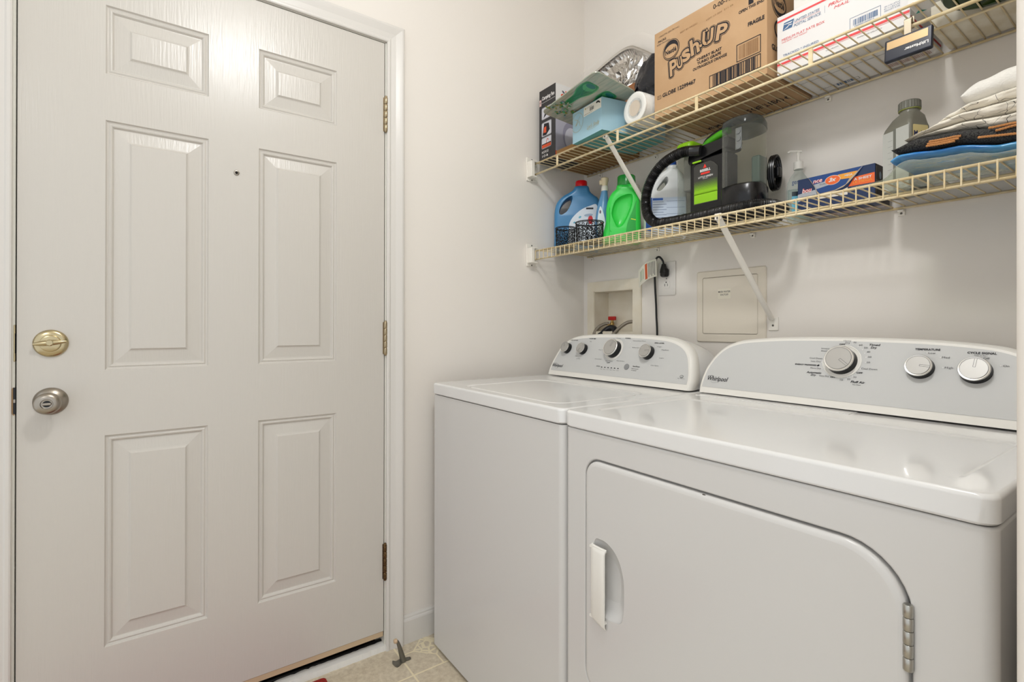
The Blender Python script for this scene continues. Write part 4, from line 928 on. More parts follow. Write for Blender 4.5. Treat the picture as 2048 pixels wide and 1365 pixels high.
b = MB(); b.lathe([(.0530, .002), (.0534, .03), (.0528, .085), (.04, .096), (.02, .102)], O0, ax, 40); b.build('clear_wrap', mat('clear_wrap', 'f4f4f2', .12, alpha=.72, bump=(60, 1.0)), sp3)
# --- glass cutting board lying over the blue box
cbz = 1.9035
L_c, T_c, R_c = V3((.205, -.413, cbz + .009)), V3((.545, -.468, cbz + .0095)), V3((.523, -.246, cbz + .007)); B_c = L_c + R_c - T_c
u_ = (T_c - L_c); v_ = (B_c - L_c); bw, bh = u_.length, v_.length; u_.normalize(); v_.normalize(); n_ = v_.cross(u_).normalized()
if n_.z > 0: n_ = -n_
bfr = lambda p: L_c + u_ * p[0] + v_ * p[1] + n_ * (p[2] if len(p) > 2 else 0)
cb_ = thing('cutting_board', 'glass cutting board printed with green bottles lying on the pale blue box', 'cutting board', tuple(L_c))
bo = rrect(0, bw, 0, bh, .028, 8)
b = MB(); b.loft([[bfr((x, y, w)) for x, y in rrect(o_, bw - o_, o_, bh - o_, .028 - o_, 8)] for w, o_ in ((-.0020, .001), (-.0010, 0), (.0010, 0), (.0020, .001))], 0, True)
b.build('board', mat('board_art_ground', 'b5b3a2', .22, var=(5, '9aa897', (3, 14, 3)), coat=.6), cb_)
P_ = Print(lambda p: bfr((p[0], p[1], .0022 + (p[2] if len(p) > 2 else 0))), .0001)
gl = [mat('art_green', '1d7a4a', .3), mat('art_green_light', '4ba36a', .3), mat('art_teal', '1c6d68', .3), mat('art_olive', '8a8b2c', .3), mat('art_pale', 'c2cbb8', .3), mat('art_line', '5b5a4c', .4), mat('art_blue', '7f9bb0', .3)]
P_.line([(.004, bh * .10), (bw * .98, bh * .06)], .0010, gl[5]); P_.line([(.004, bh * .30), (bw * .98, bh * .27)], .0008, gl[5]); P_.line([(0.02, bh * .48), (bw, bh * .50)], .0008, gl[5]); P_.line([(bw * .05, bh * .72), (bw, bh * .75)], .0008, gl[5])
def bottle_art(cx, cy, a, s):
    g = lambda x, y: (cx + s * (x * cos(a) - y * sin(a)), cy + s * (x * sin(a) + y * cos(a)))
    body = sp2([(-.075, -.014), (-.02, -.018), (.02, -.036), (.06, -.040), (.085, -.030), (.088, .0), (.085, .030), (.06, .040), (.02, .036), (-.02, .018), (-.075, .014)], 5)
    P_.poly([g(*p) for p in body], gl[1], 0); P_.poly([g(x * .96 + .002, y * .84) for x, y in body], gl[0], 1)
    P_.ell(*g(.060, 0), s * .026, s * .030, gl[1], 2, 20, a); P_.ell(*g(.070, 0), s * .013, s * .024, gl[2], 3, 20, a)
    for k in range(6): P_.line([g(-.05 + k * .01, -.012 + k * .005), g(.05, .028 - k * .011)], .0012, gl[2] if k % 2 else gl[1], 4)
    rr_ = random.Random(int(cx * 1000))
    for k in range(46):
        t_ = rr_.uniform(0, 1); q = (-.075 - .095 * t_, rr_.uniform(-.045, .045) * (.4 + t_)); m_ = gl[rr_.choice((3, 3, 4, 1, 6, 0))]
        P_.line([g(-.07, 0), g(*q)], .0006, gl[3], 4) if k % 4 == 0 else None
        P_.ell(*g(*q), s * rr_.uniform(.003, .009), s * rr_.uniform(.002, .006), m_, 5 + k % 4, 8, rr_.uniform(0, 3))
bottle_art(.200, .046, .02, .95); bottle_art(.205, .140, .06, .9)
P_.build('painted_bottles', cb_)
# --- foil pan with clear lid leaning on the wall
fp = thing('foil_pan', 'aluminium foil roasting pan with clear lid propped against the back wall', 'foil pan', (.27, -.08, TU))
foil = mat('aluminium_foil', 'dad7d3', .25, metal=1.0, bump=(38, 1.0, (1, 1, .5)))
lean = lambda x, z, d: V3((x, -.030 - .085 * (2.24 - z) / .45 + d, z))
rimo = sp2([(.045, 2.185), (.13, 2.213), (.24, 2.236), (.300, 2.232), (.345, 2.206), (.43, 2.138), (.50, 2.07), (.515, 2.00), (.50, 1.93), (.44, 1.905), (.15, 1.905), (.05, 1.93), (.025, 2.05), (.028, 2.15)], 8)
cxp, czp = .27, 2.06
def rim_l(s_, d, pleat=0):
    return [lean(cxp + (x - cxp) * s_ * (1 + (pleat if i % 2 else -pleat)), czp + (z - czp) * s_ * (1 + (pleat if i % 2 else -pleat)), d) for i, (x, z) in enumerate(rimo)]
b = MB(); b.loft([rim_l(1.02, -.004), rim_l(1.025, -.008), rim_l(1.0, -.010), rim_l(.965, -.006), rim_l(.94, .001, .004), rim_l(.86, .014, .010)], 0, False, cap0=False, cap1=False)
rr2 = random.Random(12); ringsF = [rim_l(.86, .014, .010)]
for k in range(1, 9):
    f = .86 * (1 - k / 9); ringsF.append([V3((p.x + rr2.uniform(-.006, .006), p.y + rr2.uniform(-.012, .008), p.z + rr2.uniform(-.006, .006))) for p in rim_l(f, .018)])
nF = len(rimo); oF = len(b.v)
for r_ in ringsF: b.v += [tuple(p) for p in r_]
for k in range(len(ringsF) - 1):
    for i in range(nF):
        j = (i + 1) % nF; a_ = oF + k * nF
        b.f += [(a_ + i, a_ + j, a_ + nF + j), (a_ + i, a_ + nF + j, a_ + nF + i)]; b.m += [0, 0]; b.sm += [False, False]
b.f.append(tuple(oF + (len(ringsF) - 1) * nF + i for i in range(nF))); b.m.append(0); b.sm.append(False)
b.build('pan', foil, fp)
b = MB()
def lid_l(s_, dz, d): return [lean(cxp + (x - cxp) * s_, czp + (z - czp) * s_ + dz, d) for x, z in rimo]
b.loft([lid_l(1.06, .004, -.002), lid_l(1.10, .010, -.004), lid_l(1.16, .020, .002), lid_l(1.22, .026, .006), lid_l(1.23, .028, .009), lid_l(1.19, .024, .012), lid_l(1.0, .01, .0215)], 0, True, cap0=False, cap1=False)
b.build('clear_lid', mat('clear_lid', 'f6f3ee', .06, alpha=.95, spec=.6, edge=.35), fp)
# --- navy bag
b = MB(); bm = bmesh.new(); bmesh.ops.create_icosphere(bm, subdivisions=4, radius=1)
from mathutils import noise as NZ
for v in bm.verts:
    d = 1 + .16 * NZ.noise(v.co * 3.1) + .07 * NZ.noise(v.co * 9)
    v.co = V3((.492 + v.co.x * .076 * d, -.128 + v.co.y * .046 * d, 1.992 + v.co.z * .086 * d + .03 * (v.co.x if v.co.z > 0 else 0)))
    if v.co.x > .596: v.co.x = .596
b.bm(bm, 0, True)
bag = b.build('plastic_bag', mat('navy_bag', '080a16', .3, bump=(70, 1.2), spec=.7)); settag(bag, 'crumpled dark navy plastic bag between the foil pan and carton', 'bag')
bc_ = MB(); bc_.box(.375, .420, -.150, -.146, 1.9185, 2.010, xf=lambda p: V3((p[0] + (p[2] - 1.97) * .5, p[1], p[2]))); settag(bc_.build('wooden_tray', mat('brown_board', '8f5c36', .6, bump=(60, .4, (.2, 1, 1)))), 'small brown board edge leaning inside the foil pan behind the cutting board', 'board')

# ================================================================== LOWER SHELF
TL = ZL + .0037
def scale_out(o_, f, c): return [(c[0] + (x - c[0]) * f, c[1] + (z - c[1]) * f) for x, z in o_]
def add_bm(mb, bm, fr, dw=0.0, mi=0):   # curve_solid lives in (u,v,w) with w centred on 0
    return mb.bm(bm, mi, True, lambda p: fr((p[0], p[1], p[2] + dw)))
# --- blue jug with red cap
J = plane_th((.100, -.130), 52)
jb = thing('laundry_jug', 'blue laundry jug with a red cap standing in the corner', 'jug', (.10, -.13, TL))
blue_p = mat('jug_blue', '3f7fae', .30, spec=.5)
jo = sp2([(-.0975, 1.436), (-.0985, 1.50), (-.0990, 1.57), (-.0960, 1.609), (-.0850, 1.636), (-.0627, 1.658), (-.0380, 1.672), (-.0220, 1.684), (-.0125, 1.698), (.0140, 1.7005), (.0400, 1.698), (.0480, 1.676), (.0640, 1.661), (.0810, 1.648), (.0890, 1.62), (.0900, 1.55), (.0890, 1.50), (.0880, 1.436), (.060, TL + .0005), (.0, TL + .0005), (-.070, TL + .0005)], 6)
jh = sp2([(-.033, 1.650), (-.0516, 1.6398), (-.0690, 1.618), (-.0770, 1.594), (-.0700, 1.583), (-.0500, 1.594), (-.0370, 1.616), (-.0290, 1.640)], 6)
b = MB(); add_bm(b, curve_solid(jo, [], .082, .016, 5), J); jo_ = b.build('bottle', blue_p, jb)
def hole_cut(o, outline, fr, depth, taper=1.25):
    cx_ = sum(p[0] for p in outline) / len(outline); cz_ = sum(p[1] for p in outline) / len(outline)
    g = MB(); g.loft([[fr((cx_ + (x - cx_) * s_, cz_ + (z - cz_) * s_, w)) for x, z in outline] for w, s_ in ((-depth, taper), (-depth * .35, 1.02), (0, 1), (depth * .35, 1.02), (depth, taper))], 0, True)
    bool_cut(o, [g.build('cutter', MATS['jug_blue'], None)]); edge_round(o, .003, 3, 45)
hole_cut(jo_, jh, J, .055)
b = MB(); b.lathe([(.0245, 0), (.0250, .004), (.0245, .024), (.0215, .0275), (0, .0275)], J((.0140, 1.6985)), (0, 0, 1), 32); b.build('cap', mat('cap_red', 'd3101c', .3), jb)
P_ = Print(lambda p: J((p[0], p[1], .0412 + (p[2] if len(p) > 2 else 0))), .0003)
lab_w = mat('label_ice', 'dbe3ec', .4)
P_.poly(sp2([(-.0400, 1.455), (-.0410, 1.505), (-.0390, 1.538), (-.0239, 1.5671), (.0092, 1.5973), (.0450, 1.613), (.0740, 1.617), (.0760, 1.56), (.0760, 1.455), (.02, 1.452)], 5), lab_w, 0)
P_.rect(.030, .060, 1.5990, 1.6060, mat('navy_print', '14161f', .5), 1); P_.ell(.0480, 1.5560, .0100, .0180, mat('spot_red', 'd5232b', .4), 1); 
P_.ell(.040, 1.575, .018, .006, mat('print_bluegrey', '9fb2c6', .5), 1, 20, .1); P_.ell(.005, 1.567, .006, .004, mat('print_cyan', '59a9c4', .5), 1, 12, .6); P_.ell(-.018, 1.545, .005, .003, mat('print_cyan', '59a9c4', .5), 1, 12, .6)
P_.build('label', jb)
# --- filigree baskets
iron = mat('black_iron', '0d0c0d', .4, metal=.3)
def basket(cx, cy, r, h, label, seed):
    t = thing('wire_basket', label, 'basket', (cx, cy, TL), group='black filigree baskets')
    ring = lambda z, rr_: [(cx + rr_ * cos(a), cy + rr_ * sin(a), z) for a in [2 * pi * i / 40 for i in range(40)]]
    b = MB(); b.tube(ring(TL + h, r * 1.06), .0020, 6, closed=True); b.tube(ring(TL + h - .004, r * 1.04), .0012, 6, closed=True); b.build('rim', iron, t)
    b = MB(); b.tube(ring(TL + .0025, r * .98), .0018, 6, closed=True); b.lathe([(0, 0), (r * .97, 0), (r * .97, .0012), (0, .0012)], (cx, cy, TL + .001), (0, 0, 1), 32, 0); b.build('base', iron, t)
    rnd = random.Random(seed); b = MB()
    rows = max(3, int(h / .016)); cols = int(2 * pi * r / .017)
    for j in range(rows):
        for i in range(cols):
            a0 = 2 * pi * (i + .5 * (j % 2)) / cols; z0_ = TL + .009 + (h - .018) * (j + .3) / (rows - .4); R0 = rnd.uniform(.0075, .0105); ph = rnd.uniform(0, 6.28); sg = rnd.choice((-1, 1)); pts = []
            for k in range(17):
                f = k / 16; rr_ = R0 * (1 - .82 * f); th = ph + sg * f * 8.5
                z_ = min(max(z0_ + rr_ * sin(th), TL + .003), TL + h - .003); a = a0 + rr_ * cos(th) / r
                pts.append((cx + r * cos(a) * (.98 + .06 * (z_ - TL) / h), cy + r * sin(a) * (.98 + .06 * (z_ - TL) / h), z_))
            b.tube(pts, .0014, 4)
    for i in range(cols):
        a = 2 * pi * i / cols; b.tube([(cx + r * .98 * cos(a), cy + r * .98 * sin(a), TL + .002), (cx + r * 1.04 * cos(a + .12), cy + r * 1.04 * sin(a + .12), TL + h)], .0010, 4)
    b.build('scrollwork', iron, t); return t
basket(.150, -.243, .0375, .078, 'small black filigree metal basket before the blue jug, nearer the wall', 2)
basket(.279, -.236, .0500, .079, 'wide black filigree metal basket beside the green detergent bottle', 5)
# --- blue spray bottle
S_ = plane_th((.262, -.125), 45)
spb = thing('spray_bottle', 'slim blue spray bottle with cream nozzle between jug and green detergent', 'spray bottle', (.245, -.125, TL))
lv = [(TL, -.036, .030), (TL + .006, -.044, .034), (1.50, -.0475, .034), (1.535, -.0460, .030), (1.570, -.0415, .0255), (1.605, -.0340, .0215), (1.635, -.0255, .0150), (1.648, -.0225, .0130), (1.652, -.0200, .0115)]
b = MB(); b.loft([[S_((xl + (w if False else 0) + (1 - cos(0)) + (.5 - .5 * cos(a)) * (2 * abs(xr) if False else (xr - xl)), z, .021 * sin(a) * (1 if z < 1.6 else .62))) for a in [2 * pi * i / 28 for i in range(28)]] for z, xl, xr, w in [(z, xl, xl + 2 * hw * .96, hw) for z, xl, hw in lv]], 0, True)
b.build('bottle', mat('spray_blue', '5b90bb', .25), spb)
cr_ = mat('nozzle_cream', 'e0cfae', .3)
O_ = S_((-.0085, 1.651)); b = MB(); b.lathe([(.0135, 0), (.0140, .003), (.0132, .016), (.0120, .020)], O_, (0, 0, 1), 24); b.build('collar', mat('collar_white', 'ece8dd', .35), spb)
b = MB(); b.lathe([(.0105, .018), (.0120, .026), (.0150, .036), (.0170, .044), (.0165, .050), (.0135, .0525), (0, .053)], O_, (0, 0, 1), 24, sx=.9); b.rbox(-.030, -.006, 1.676, 1.694, -.008, .008, r=.004, xf=lambda p: S_(p)); b.build('nozzle', cr_, spb)
P_ = Print(lambda p: S_((p[0], p[1], .0212 + (p[2] if len(p) > 2 else 0))), .0006)
P_.poly(sp2([(-.034, 1.475), (-.036, 1.54), (-.026, 1.587), (-.014, 1.560), (-.006, 1.520), (-.008, 1.475)], 5), lab_w, 0); P_.ell(-.026, 1.565, .0035, .007, mat('print_plum', '6d5670', .5), 1); P_.ell(-.020, 1.520, .003, .003, MATS['spot_red'], 1)
P_.build('label', spb)
# --- green detergent bottle
G0_ = plane_th((.379, -.100), 42)
G_ = lambda p: G0_((p[0] * 1.049, TL + (p[1] - TL) * 1.0, p[2] * 1.0 if len(p) > 2 else 0))
gd = thing('detergent_bottle', 'bright green detergent bottle with dark green cap and moulded handle', 'bottle', (.40, -.19, TL))
go = sp2([(-.113, 1.436), (-.1115, 1.462), (-.1020, 1.500), (-.0992, 1.530), (-.0990, 1.558), (-.0925, 1.592), (-.0800, 1.618), (-.0640, 1.634), (-.0590, 1.648), (-.0270, 1.650), (.0030, 1.648), (.0100, 1.625), (.0190, 1.595), (.0215, 1.545), (.0235, 1.470), (.0230, 1.436), (.010, TL + .0005), (-.045, TL + .0005), (-.10, TL + .0005)], 6)
hole_ = sp2([(-.0640, 1.585), (-.0745, 1.560), (-.0790, 1.535), (-.0760, 1.500), (-.0690, 1.497), (-.0640, 1.515), (-.0600, 1.545), (-.0560, 1.575)], 6)
gm = mat('detergent_green', '35cf4c', .28, spec=.5)
b = MB(); add_bm(b, curve_solid(go, [], .084, .018, 5), G_); o_g = b.build('bottle', gm, gd)
# moulded handle recess
rec = sp2([(-.0093, 1.6080), (-.0419, 1.6040), (-.0660, 1.586), (-.0771, 1.5527), (-.0775, 1.5311), (-.0660, 1.500), (-.0560, 1.486), (-.0372, 1.498), (-.0170, 1.54), (-.0065, 1.5778)], 6)
b = MB(); rc = (-.042, 1.555)
b.loft([[G_((rc[0] + (x - rc[0]) * s_, rc[1] + (z - rc[1]) * s_, w)) for x, z in rec] for s_, w in ((1.03, .050), (1.0, .0405), (.93, .031), (.80, .026), (.5, .0245))], 0, True)
cut = b.build('cutter', gm, None); loc_ = o_g.location.copy(); bool_cut(o_g, [cut]); edge_round(o_g, .0025, 3, 45)
b = MB(); O_ = G_((-.0275, 1.646)); 
b.lathe([(.0340, 0), (.0345, .003), (.0335, .038), (.0315, .041), (0, .0412)], O_, (0, 0, 1), 40); b.build('cap', mat('cap_green', '1f8a35', .22, spec=.6), gd)
b = MB(); b.lathe([(.026, -.012), (.027, .001)], O_, (0, 0, 1), 32); b.build('neck', gm, gd)
# label wrapped on the narrow end
P_ = Print(lambda p: G_((p[0], p[1], .0422 + (p[2] if len(p) > 2 else 0))), .0006)
gs = mat('label_deep_green', '12a534', .3)
P_.poly(sp2([(.0070, 1.585), (-.0070, 1.545), (-.0240, 1.500), (-.0290, 1.455), (-.0270, 1.440), (.0030, 1.440), (.0050, 1.50), (.0055, 1.56)], 5), gs, 0)
for k in range(13): P_.line([(-.022 + .0012 * k, 1.453 + .0062 * k), (.0035, 1.450 + .0062 * k)], .0005, mat('label_text_green', '0a6a22', .4), 1)
P_.line([(-.0104, 1.5159), (.0045, 1.5120)], .0030, mat('yellow_bar', 'd8e23a', .4), 2); P_.text('8', -.018, 1.459, w=.004, h=.007, m=ink, lv=2)
P_.build('label', gd)
b = MB(); b.tube([G_((-.0870, 1.560, .043)), G_((-.0880, 1.50, .0432)), G_((-.0860, 1.478, .0432)), G_((-.0800, 1.472, .0432))], .0016, 6); b.tube([G_((-.0875, 1.475, .0425)), G_((-.0880, 1.445, .0425))], .0012, 6); b.build('seam_ridge', gm, gd)
# --- clear tub at the back
tubm = mat('clear_tub', 'efe9e0', .08, alpha=.88, spec=.8)
b = MB(); b.lathe([(.034, 0), (.036, .004), (.038, .235), (.040, .237), (.040, .241), (.0365, .241), (.0345, .006), (0, .005)], (.308, -.046, TL), (0, 0, 1), 32); settag(b.build('clear_tub', tubm), 'clear plastic tub behind the green detergent bottle', 'tub')
# --- white bleach jug
B_ = plane_th((.568, -.080), 45)
bj = thing('bleach_jug', 'white jug with blue cap and label behind the black hose', 'jug', (.50, -.10, TL))
bo_ = sp2([(-.119, 1.436), (-.120, 1.50), (-.1195, 1.572), (-.108, 1.600), (-.088, 1.630), (-.064, 1.652), (-.046, 1.664), (-.042, 1.676), (-.014, 1.676), (-.010, 1.662), (.010, 1.640), (.018, 1.610), (.020, 1.55), (.019, 1.436), (.0, TL + .0005), (-.10, TL + .0005)], 6)
bh_ = sp2([(-.052, 1.630), (-.070, 1.610), (-.0800, 1.592), (-.070, 1.588), (-.055, 1.602), (-.046, 1.618)], 5)
b = MB(); add_bm(b, curve_solid(bo_, [], .080, .016, 5), B_); bo2_ = b.build('bottle', mat('jug_white', 'dfe2e2', .35), bj); hole_cut(bo2_, bh_, B_, .055)
b = MB(); b.lathe([(.0165, 0), (.017, .003), (.0165, .022), (0, .0225)], B_((-.028, 1.672)), (0, 0, 1), 28); b.build('cap', mat('cap_blue', '1f4fae', .3), bj)
P_ = Print(lambda p: B_((p[0], p[1], .0402 + (p[2] if len(p) > 2 else 0))), .0005)
P_.rect(-.119, -.098, 1.445, 1.562, mat('label_blue', '2a62b8', .35), 0); P_.rect(-.098, .014, 1.445, 1.562, mat('label_paleblue', 'c9d6e6', .4), 0)
P_.rect(-.096, -.062, 1.552, 1.560, MATS['label_blue'], 1)
for k in range(11): P_.rect(-.096, -.060 + .01 * (k % 2), 1.546 - .0090 * k, 1.5475 - .0090 * k, mat('print_slate', '5a6d92', .5), 1)
for k in range(4): P_.rect(-.050, .010, 1.548 - .022 * k, 1.549 - .022 * k, MATS['print_slate'], 1)
P_.ell(-.1085, 1.520, .0035, .005, mat('spot_lime', 'c8e04a', .4), 1); P_.ell(-.1085, 1.490, .0035, .005, MATS['spot_lime'], 1)
P_.build('label', bj)

# --- spot cleaner
MY = -.190
sc = thing('carpet_spot_cleaner', 'black and lime green portable carpet spot cleaner with coiled hose', 'spot cleaner', (.79, -.13, TL))
blk = black_plastic
b = MB(); b.loft([[(x, y, z) for x, y in rrect(.628 + i_, .930 - i_, MY + i_ + .004, -.050, .035, 8)] for z, i_ in ((TL, .010), (TL + .008, .004), (TL + .030, .0), (TL + .040, .004))], 0, True); b.build('base', blk, sc)
b = MB(); b.rbox(.6880, .8190, MY - .004, -.135, TL + .036, 1.6420, r=.008, seg=4); b.loft([[(x, y, z) for x, z in sp2([(.690, 1.630), (.740, 1.640), (.800, 1.650), (.818, 1.652), (.822, 1.660), (.822, 1.682), (.780, 1.680), (.715, 1.676), (.692, 1.668)], 5)] for y in (MY - .008, -.125)], 0, False)
b.build('body', blk, sc)
# drum holding the front tank
b = MB(); drum = lambda g, z: [(x, y, z) for x, y in sp2([(.800 - g, -.085), (.806 - g, MY - .010), (.825, MY - .030 - g), (.862, MY - .038 - g), (.898, MY - .030 - g), (.916 + g, MY - .008), (.917 + g, -.160), (.898 + g, -.115), (.855, -.095)], 6)]
b.loft([drum(-.004, TL + .034), drum(0, TL + .044), drum(0, 1.520), drum(-.003, 1.5245), drum(-.008, 1.5250)], 0, True); b.build('tank_cradle', blk, sc)
# label plate with green gradient
P_ = Print(frame((0, MY - .0045, 0), (1, 0, 0), (0, -1, 0)))
pn = [(.7060, 1.5010), (.7865, 1.5010), (.7865, 1.6020), (.7740, 1.6160), (.7620, 1.6230), (.7150, 1.6230), (.7060, 1.6150)]
P_.poly([(.7045, 1.4990), (.7880, 1.4990), (.7880, 1.6035), (.7750, 1.6180), (.7630, 1.6250), (.7140, 1.6250), (.7045, 1.6165)], mat('plate_edge', '4a4a46', .3, metal=.4), 0)
P_.poly(pn, mat('plate_dark', '3a3936', .3), 1)
lime = mat('lime_green', '8fc91c', .35)
P_.rect(.7060, .7865, 1.5010, 1.5300, lime, 2)
for j in range(16):
    z_ = 1.5300 + j * .0026; s_ = .00135 * (1 - j / 16.5) + .0002
    for i in range(30): x_ = .7068 + (i + .5 * (j % 2)) * .00268; P_.rect(x_ - s_, x_ + s_, z_ - s_, z_ + s_, lime, 2)
P_.poly([(.7380, 1.6080), (.7500, 1.6080), (.7450, 1.6190), (.7430, 1.6190)], mat('logo_red', 'e2352c', .35), 2); P_.text('BISSELL', .7270, 1.5970, w=.0370, h=.0080, m=paper_white, bold=.04, lv=2); P_.rect(.7300, .7610, 1.5885, 1.5945, MATS['logo_red'], 2)
P_.text('LITTLE GREEN', .7210, 1.5780, w=.0500, h=.0058, m=paper_white, bold=.02, lv=2); P_.text('PROHEAT', .7370, 1.5735, w=.0180, h=.0028, m=paper_white, lv=2)
P_.build('logo_plate', sc)
tank = mat('clear_smoke_tank', 'eaeae4', .08, alpha=.95, tint='f1f2ea', spec=.7)
tank2 = mat('clear_tank', 'eaeae6', .10, alpha=.95, tint='eceeea', spec=.7)
# rear tank
b = MB(); tk = lambda z, i_: [(x, y, z) for x, y in rrect(.6290 + i_, .6860, MY + .004 + i_, -.075, .016, 6)]
b.loft([tk(1.4780, .004), tk(1.4840, 0), tk(1.680, 0), tk(1.7050, .003), tk(1.7080, .008)], 0, True); b.build('dirty_water_tank', tank2, sc)
b = MB(); b.loft([[(x, y, z) for x, y in rrect(.6280 + i_, .6870, MY + .002 + i_, -.074, .016, 6)] for z, i_ in ((1.6800, .001), (1.7060, 0), (1.7120, .004))], 0, True); b.build('tank_cap', lime, sc)
b = MB(); b.rbox(.640, .676, -.160, -.100, 1.560, 1.676, r=.006); b.build('float_column', mat('tank_inner', '8b8a84', .4), sc)
# front tank, big and clear
b = MB(); tk2 = lambda z, g: [(x, y, z - .012 * max(0, (z - 1.56) / .17)) for x, y in sp2([(.8115 - g, -.105), (.8110 - g, MY - .008), (.822, MY - .026 - g), (.858, MY - .037 - g), (.893, MY - .030 - g), (.911 + g, MY - .008), (.912 + g, -.160), (.893 + g, -.115), (.855, -.098)], 6)]
b.loft([tk2(1.5260, 0), tk2(1.5320, .0012), tk2(1.7000, .0012), tk2(1.7180, .001), tk2(1.7290, -.004), tk2(1.7320, -.010)], 0, True); b.build('clean_water_tank', tank, sc)
b = MB(); b.loft([tk2(1.7020, .0022), tk2(1.7200, .002), tk2(1.7310, -.003), tk2(1.7345, -.011)], 0, True); b.build('tank_lid', mat('smoke_lid', '6a6e72', .10, alpha=.88, tint='cdd0d0', spec=.8), sc)
b = MB(); b.lathe([(.0065, 0), (.0065, .004)], (.873, MY - .036, 1.672), (0, -1, 0), 16); b.lathe([(.0070, 0), (.0070, .004)], (.873, MY - .036, 1.652), (0, -1, 0), 16); b.lathe([(.0080, 0), (.0080, .004)], (.874, MY - .036, 1.630), (0, -1, 0), 16); b.rbox(.8635, .8825, MY - .038, MY - .035, 1.622, 1.684, r=.001); b.build('tank_valve', mat('valve_smoke', '6f7271', .2), sc)
b = MB(); b.rbox(.880, .906, -.175, -.130, 1.530, 1.610, r=.006); b.build('intake_filter', mat('teal_smoke', '4a5b58', .4), sc)
# carry handle
b = MB(); b.tube(smooth_path([(.722, -.165, 1.672), (.732, -.168, 1.688), (.750, -.170, 1.696), (.780, -.172, 1.704), (.812, -.172, 1.708)], 6), .0110, 12); b.build('carry_handle', mat('handle_green', '4fae1e', .3), sc)
b = MB(); b.tube(smooth_path([(.705, -.150, 1.676), (.722, -.158, 1.700), (.750, -.162, 1.713), (.785, -.164, 1.722), (.815, -.164, 1.727)], 6), .0065, 10); b.build('handle_grip', blk, sc)
b = MB(); b.rbox(.705, .735, MY - .0135, MY - .0095, 1.6275, 1.6330, r=.001); b.build('release_button', lime, sc)
# hose
hp = smooth_path([(.735, MY - .014, 1.662), (.715, MY - .020, 1.665), (.690, MY - .030, 1.668), (.660, MY - .038, 1.6625), (.618, MY - .046, 1.645), (.586, MY - .054, 1.612), (.566, MY - .060, 1.568), (.562, MY - .062, 1.526), (.573, MY - .064, 1.482), (.596, MY - .060, 1.457), (.618, MY - .055, 1.4500)], 22)
hp += smooth_path([(.628, MY - .0545, 1.4510), (.66, MY - .052, 1.4495), (.72, MY - .050, 1.4495), (.80, MY - .054, 1.4495), (.88, MY - .060, 1.4495), (.92, MY - .052, 1.4495), (.950, MY - .030, 1.4495), (.958, MY + .01, 1.4495), (.950, MY + .06, 1.4495)], 26)
L0 = 0; acc = [0]
for i in range(1, len(hp)): acc.append(acc[-1] + (hp[i] - hp[i - 1]).length)
rs = []; n_h = int(acc[-1] / .0011); j = 0
for k in range(n_h):
    d = acc[-1] * k / (n_h - 1)
    while j < len(acc) - 2 and acc[j + 1] < d: j += 1
    t_ = (d - acc[j]) / max(acc[j + 1] - acc[j], 1e-6); rs.append(hp[j].lerp(hp[j + 1], min(t_, 1)))
b = MB(); b.tube(rs, lambda i: .0158 + .0013 * cos(i * 2 * pi * .0011 / .0046) if i > 30 else .0165, 18); b.build('hose', mat('hose_vinyl', '161617', .28, spec=.7), sc)
b = MB(); ring_ = [(.892, -.075 + .024 * cos(a), 1.575 + .050 * sin(a)) for a in [2 * pi * i / 24 for i in range(24)]]
for q in range(3): b.tube([(x + .006 * q, y, z) for x, y, z in ring_], .0042, 8, closed=True)
b.rbox(.840, .915, -.085, -.065, 1.560, 1.590, r=.005); b.build('cord_wrap', blk, sc)

# --- hand sanitiser
H0_ = plane_th((.9540, -.060), 50)
H_ = lambda p: H0_((p[0] * 1.05, TL + (p[1] - TL) * 1.30, p[2] * .9 if len(p) > 2 else 0))
hs = thing('hand_sanitizer', 'clear pump bottle of hand sanitizer beside the dryer sheet box', 'pump bottle', (1.0, -.175, TL))
clr = mat('clear_pet', 'e6ebe9', .06, alpha=.93, tint='f2f6f4', spec=.8)
hl = [(TL, .028), (TL + .005, .031), (1.500, .031), (1.515, .029), (1.528, .022), (1.538, .013), (1.542, .0105), (1.548, .0105)]
hc = .0045
b = MB(); b.loft([[H_((hc + w * cos(a), z - .006, w * .62 * sin(a))) for a in [2 * pi * i / 28 for i in range(28)]] for z, w in hl], 0, True); b.build('bottle', clr, hs)
b = MB(); b.loft([[H_((hc + (w - .002) * cos(a), z - .006, (w - .002) * .62 * sin(a))) for a in [2 * pi * i / 28 for i in range(28)]] for z, w in [(TL + .008, .028), (1.500, .030)]], 0, True); b.build('gel', mat('clear_gel', 'dfeeee', .1, alpha=.96, tint='eef6f6'), hs)
b = MB(); O_ = H_((hc, 1.540)); b.lathe([(.0125, 0), (.0130, .003), (.0125, .022), (.0060, .024), (.0042, .026), (.0042, .050)], O_, (0, 0, 1), 24)
b.tube([O_ + V3((.006, .006, .052)), O_ + V3((-.004, -.004, .053)), O_ + V3((-.016, -.016, .054)), O_ + V3((-.020, -.020, .049))], .0034, 8); b.build('pump', mat('pump_white', 'ebe8e0', .35, alpha=.35), hs)
P_ = Print(lambda p: H_((hc + .031 * sin(p[0] / .031), p[1], .0198 * cos(p[0] / .031) + (p[2] if len(p) > 2 else 0))), .0012)
P_.text('germ-x', -.026, 1.5010, w=.040, h=.0105, m=mat('print_navy', '27436e', .4), lv=1, bold=.01)
for k in range(8): P_.rect(-.026 + .006 * k, -.020 + .006 * k, 1.4780, 1.4880, mat('print_black', '1c2a33', .4), 1); P_.rect(-.026 + .006 * k, -.020 + .006 * k, 1.4400, 1.4780, mat('print_aqua', '63b4cc', .35), 1)
P_.text('ALOE', -.022, 1.470, w=.016, h=.004, m=paper_white, lv=2)
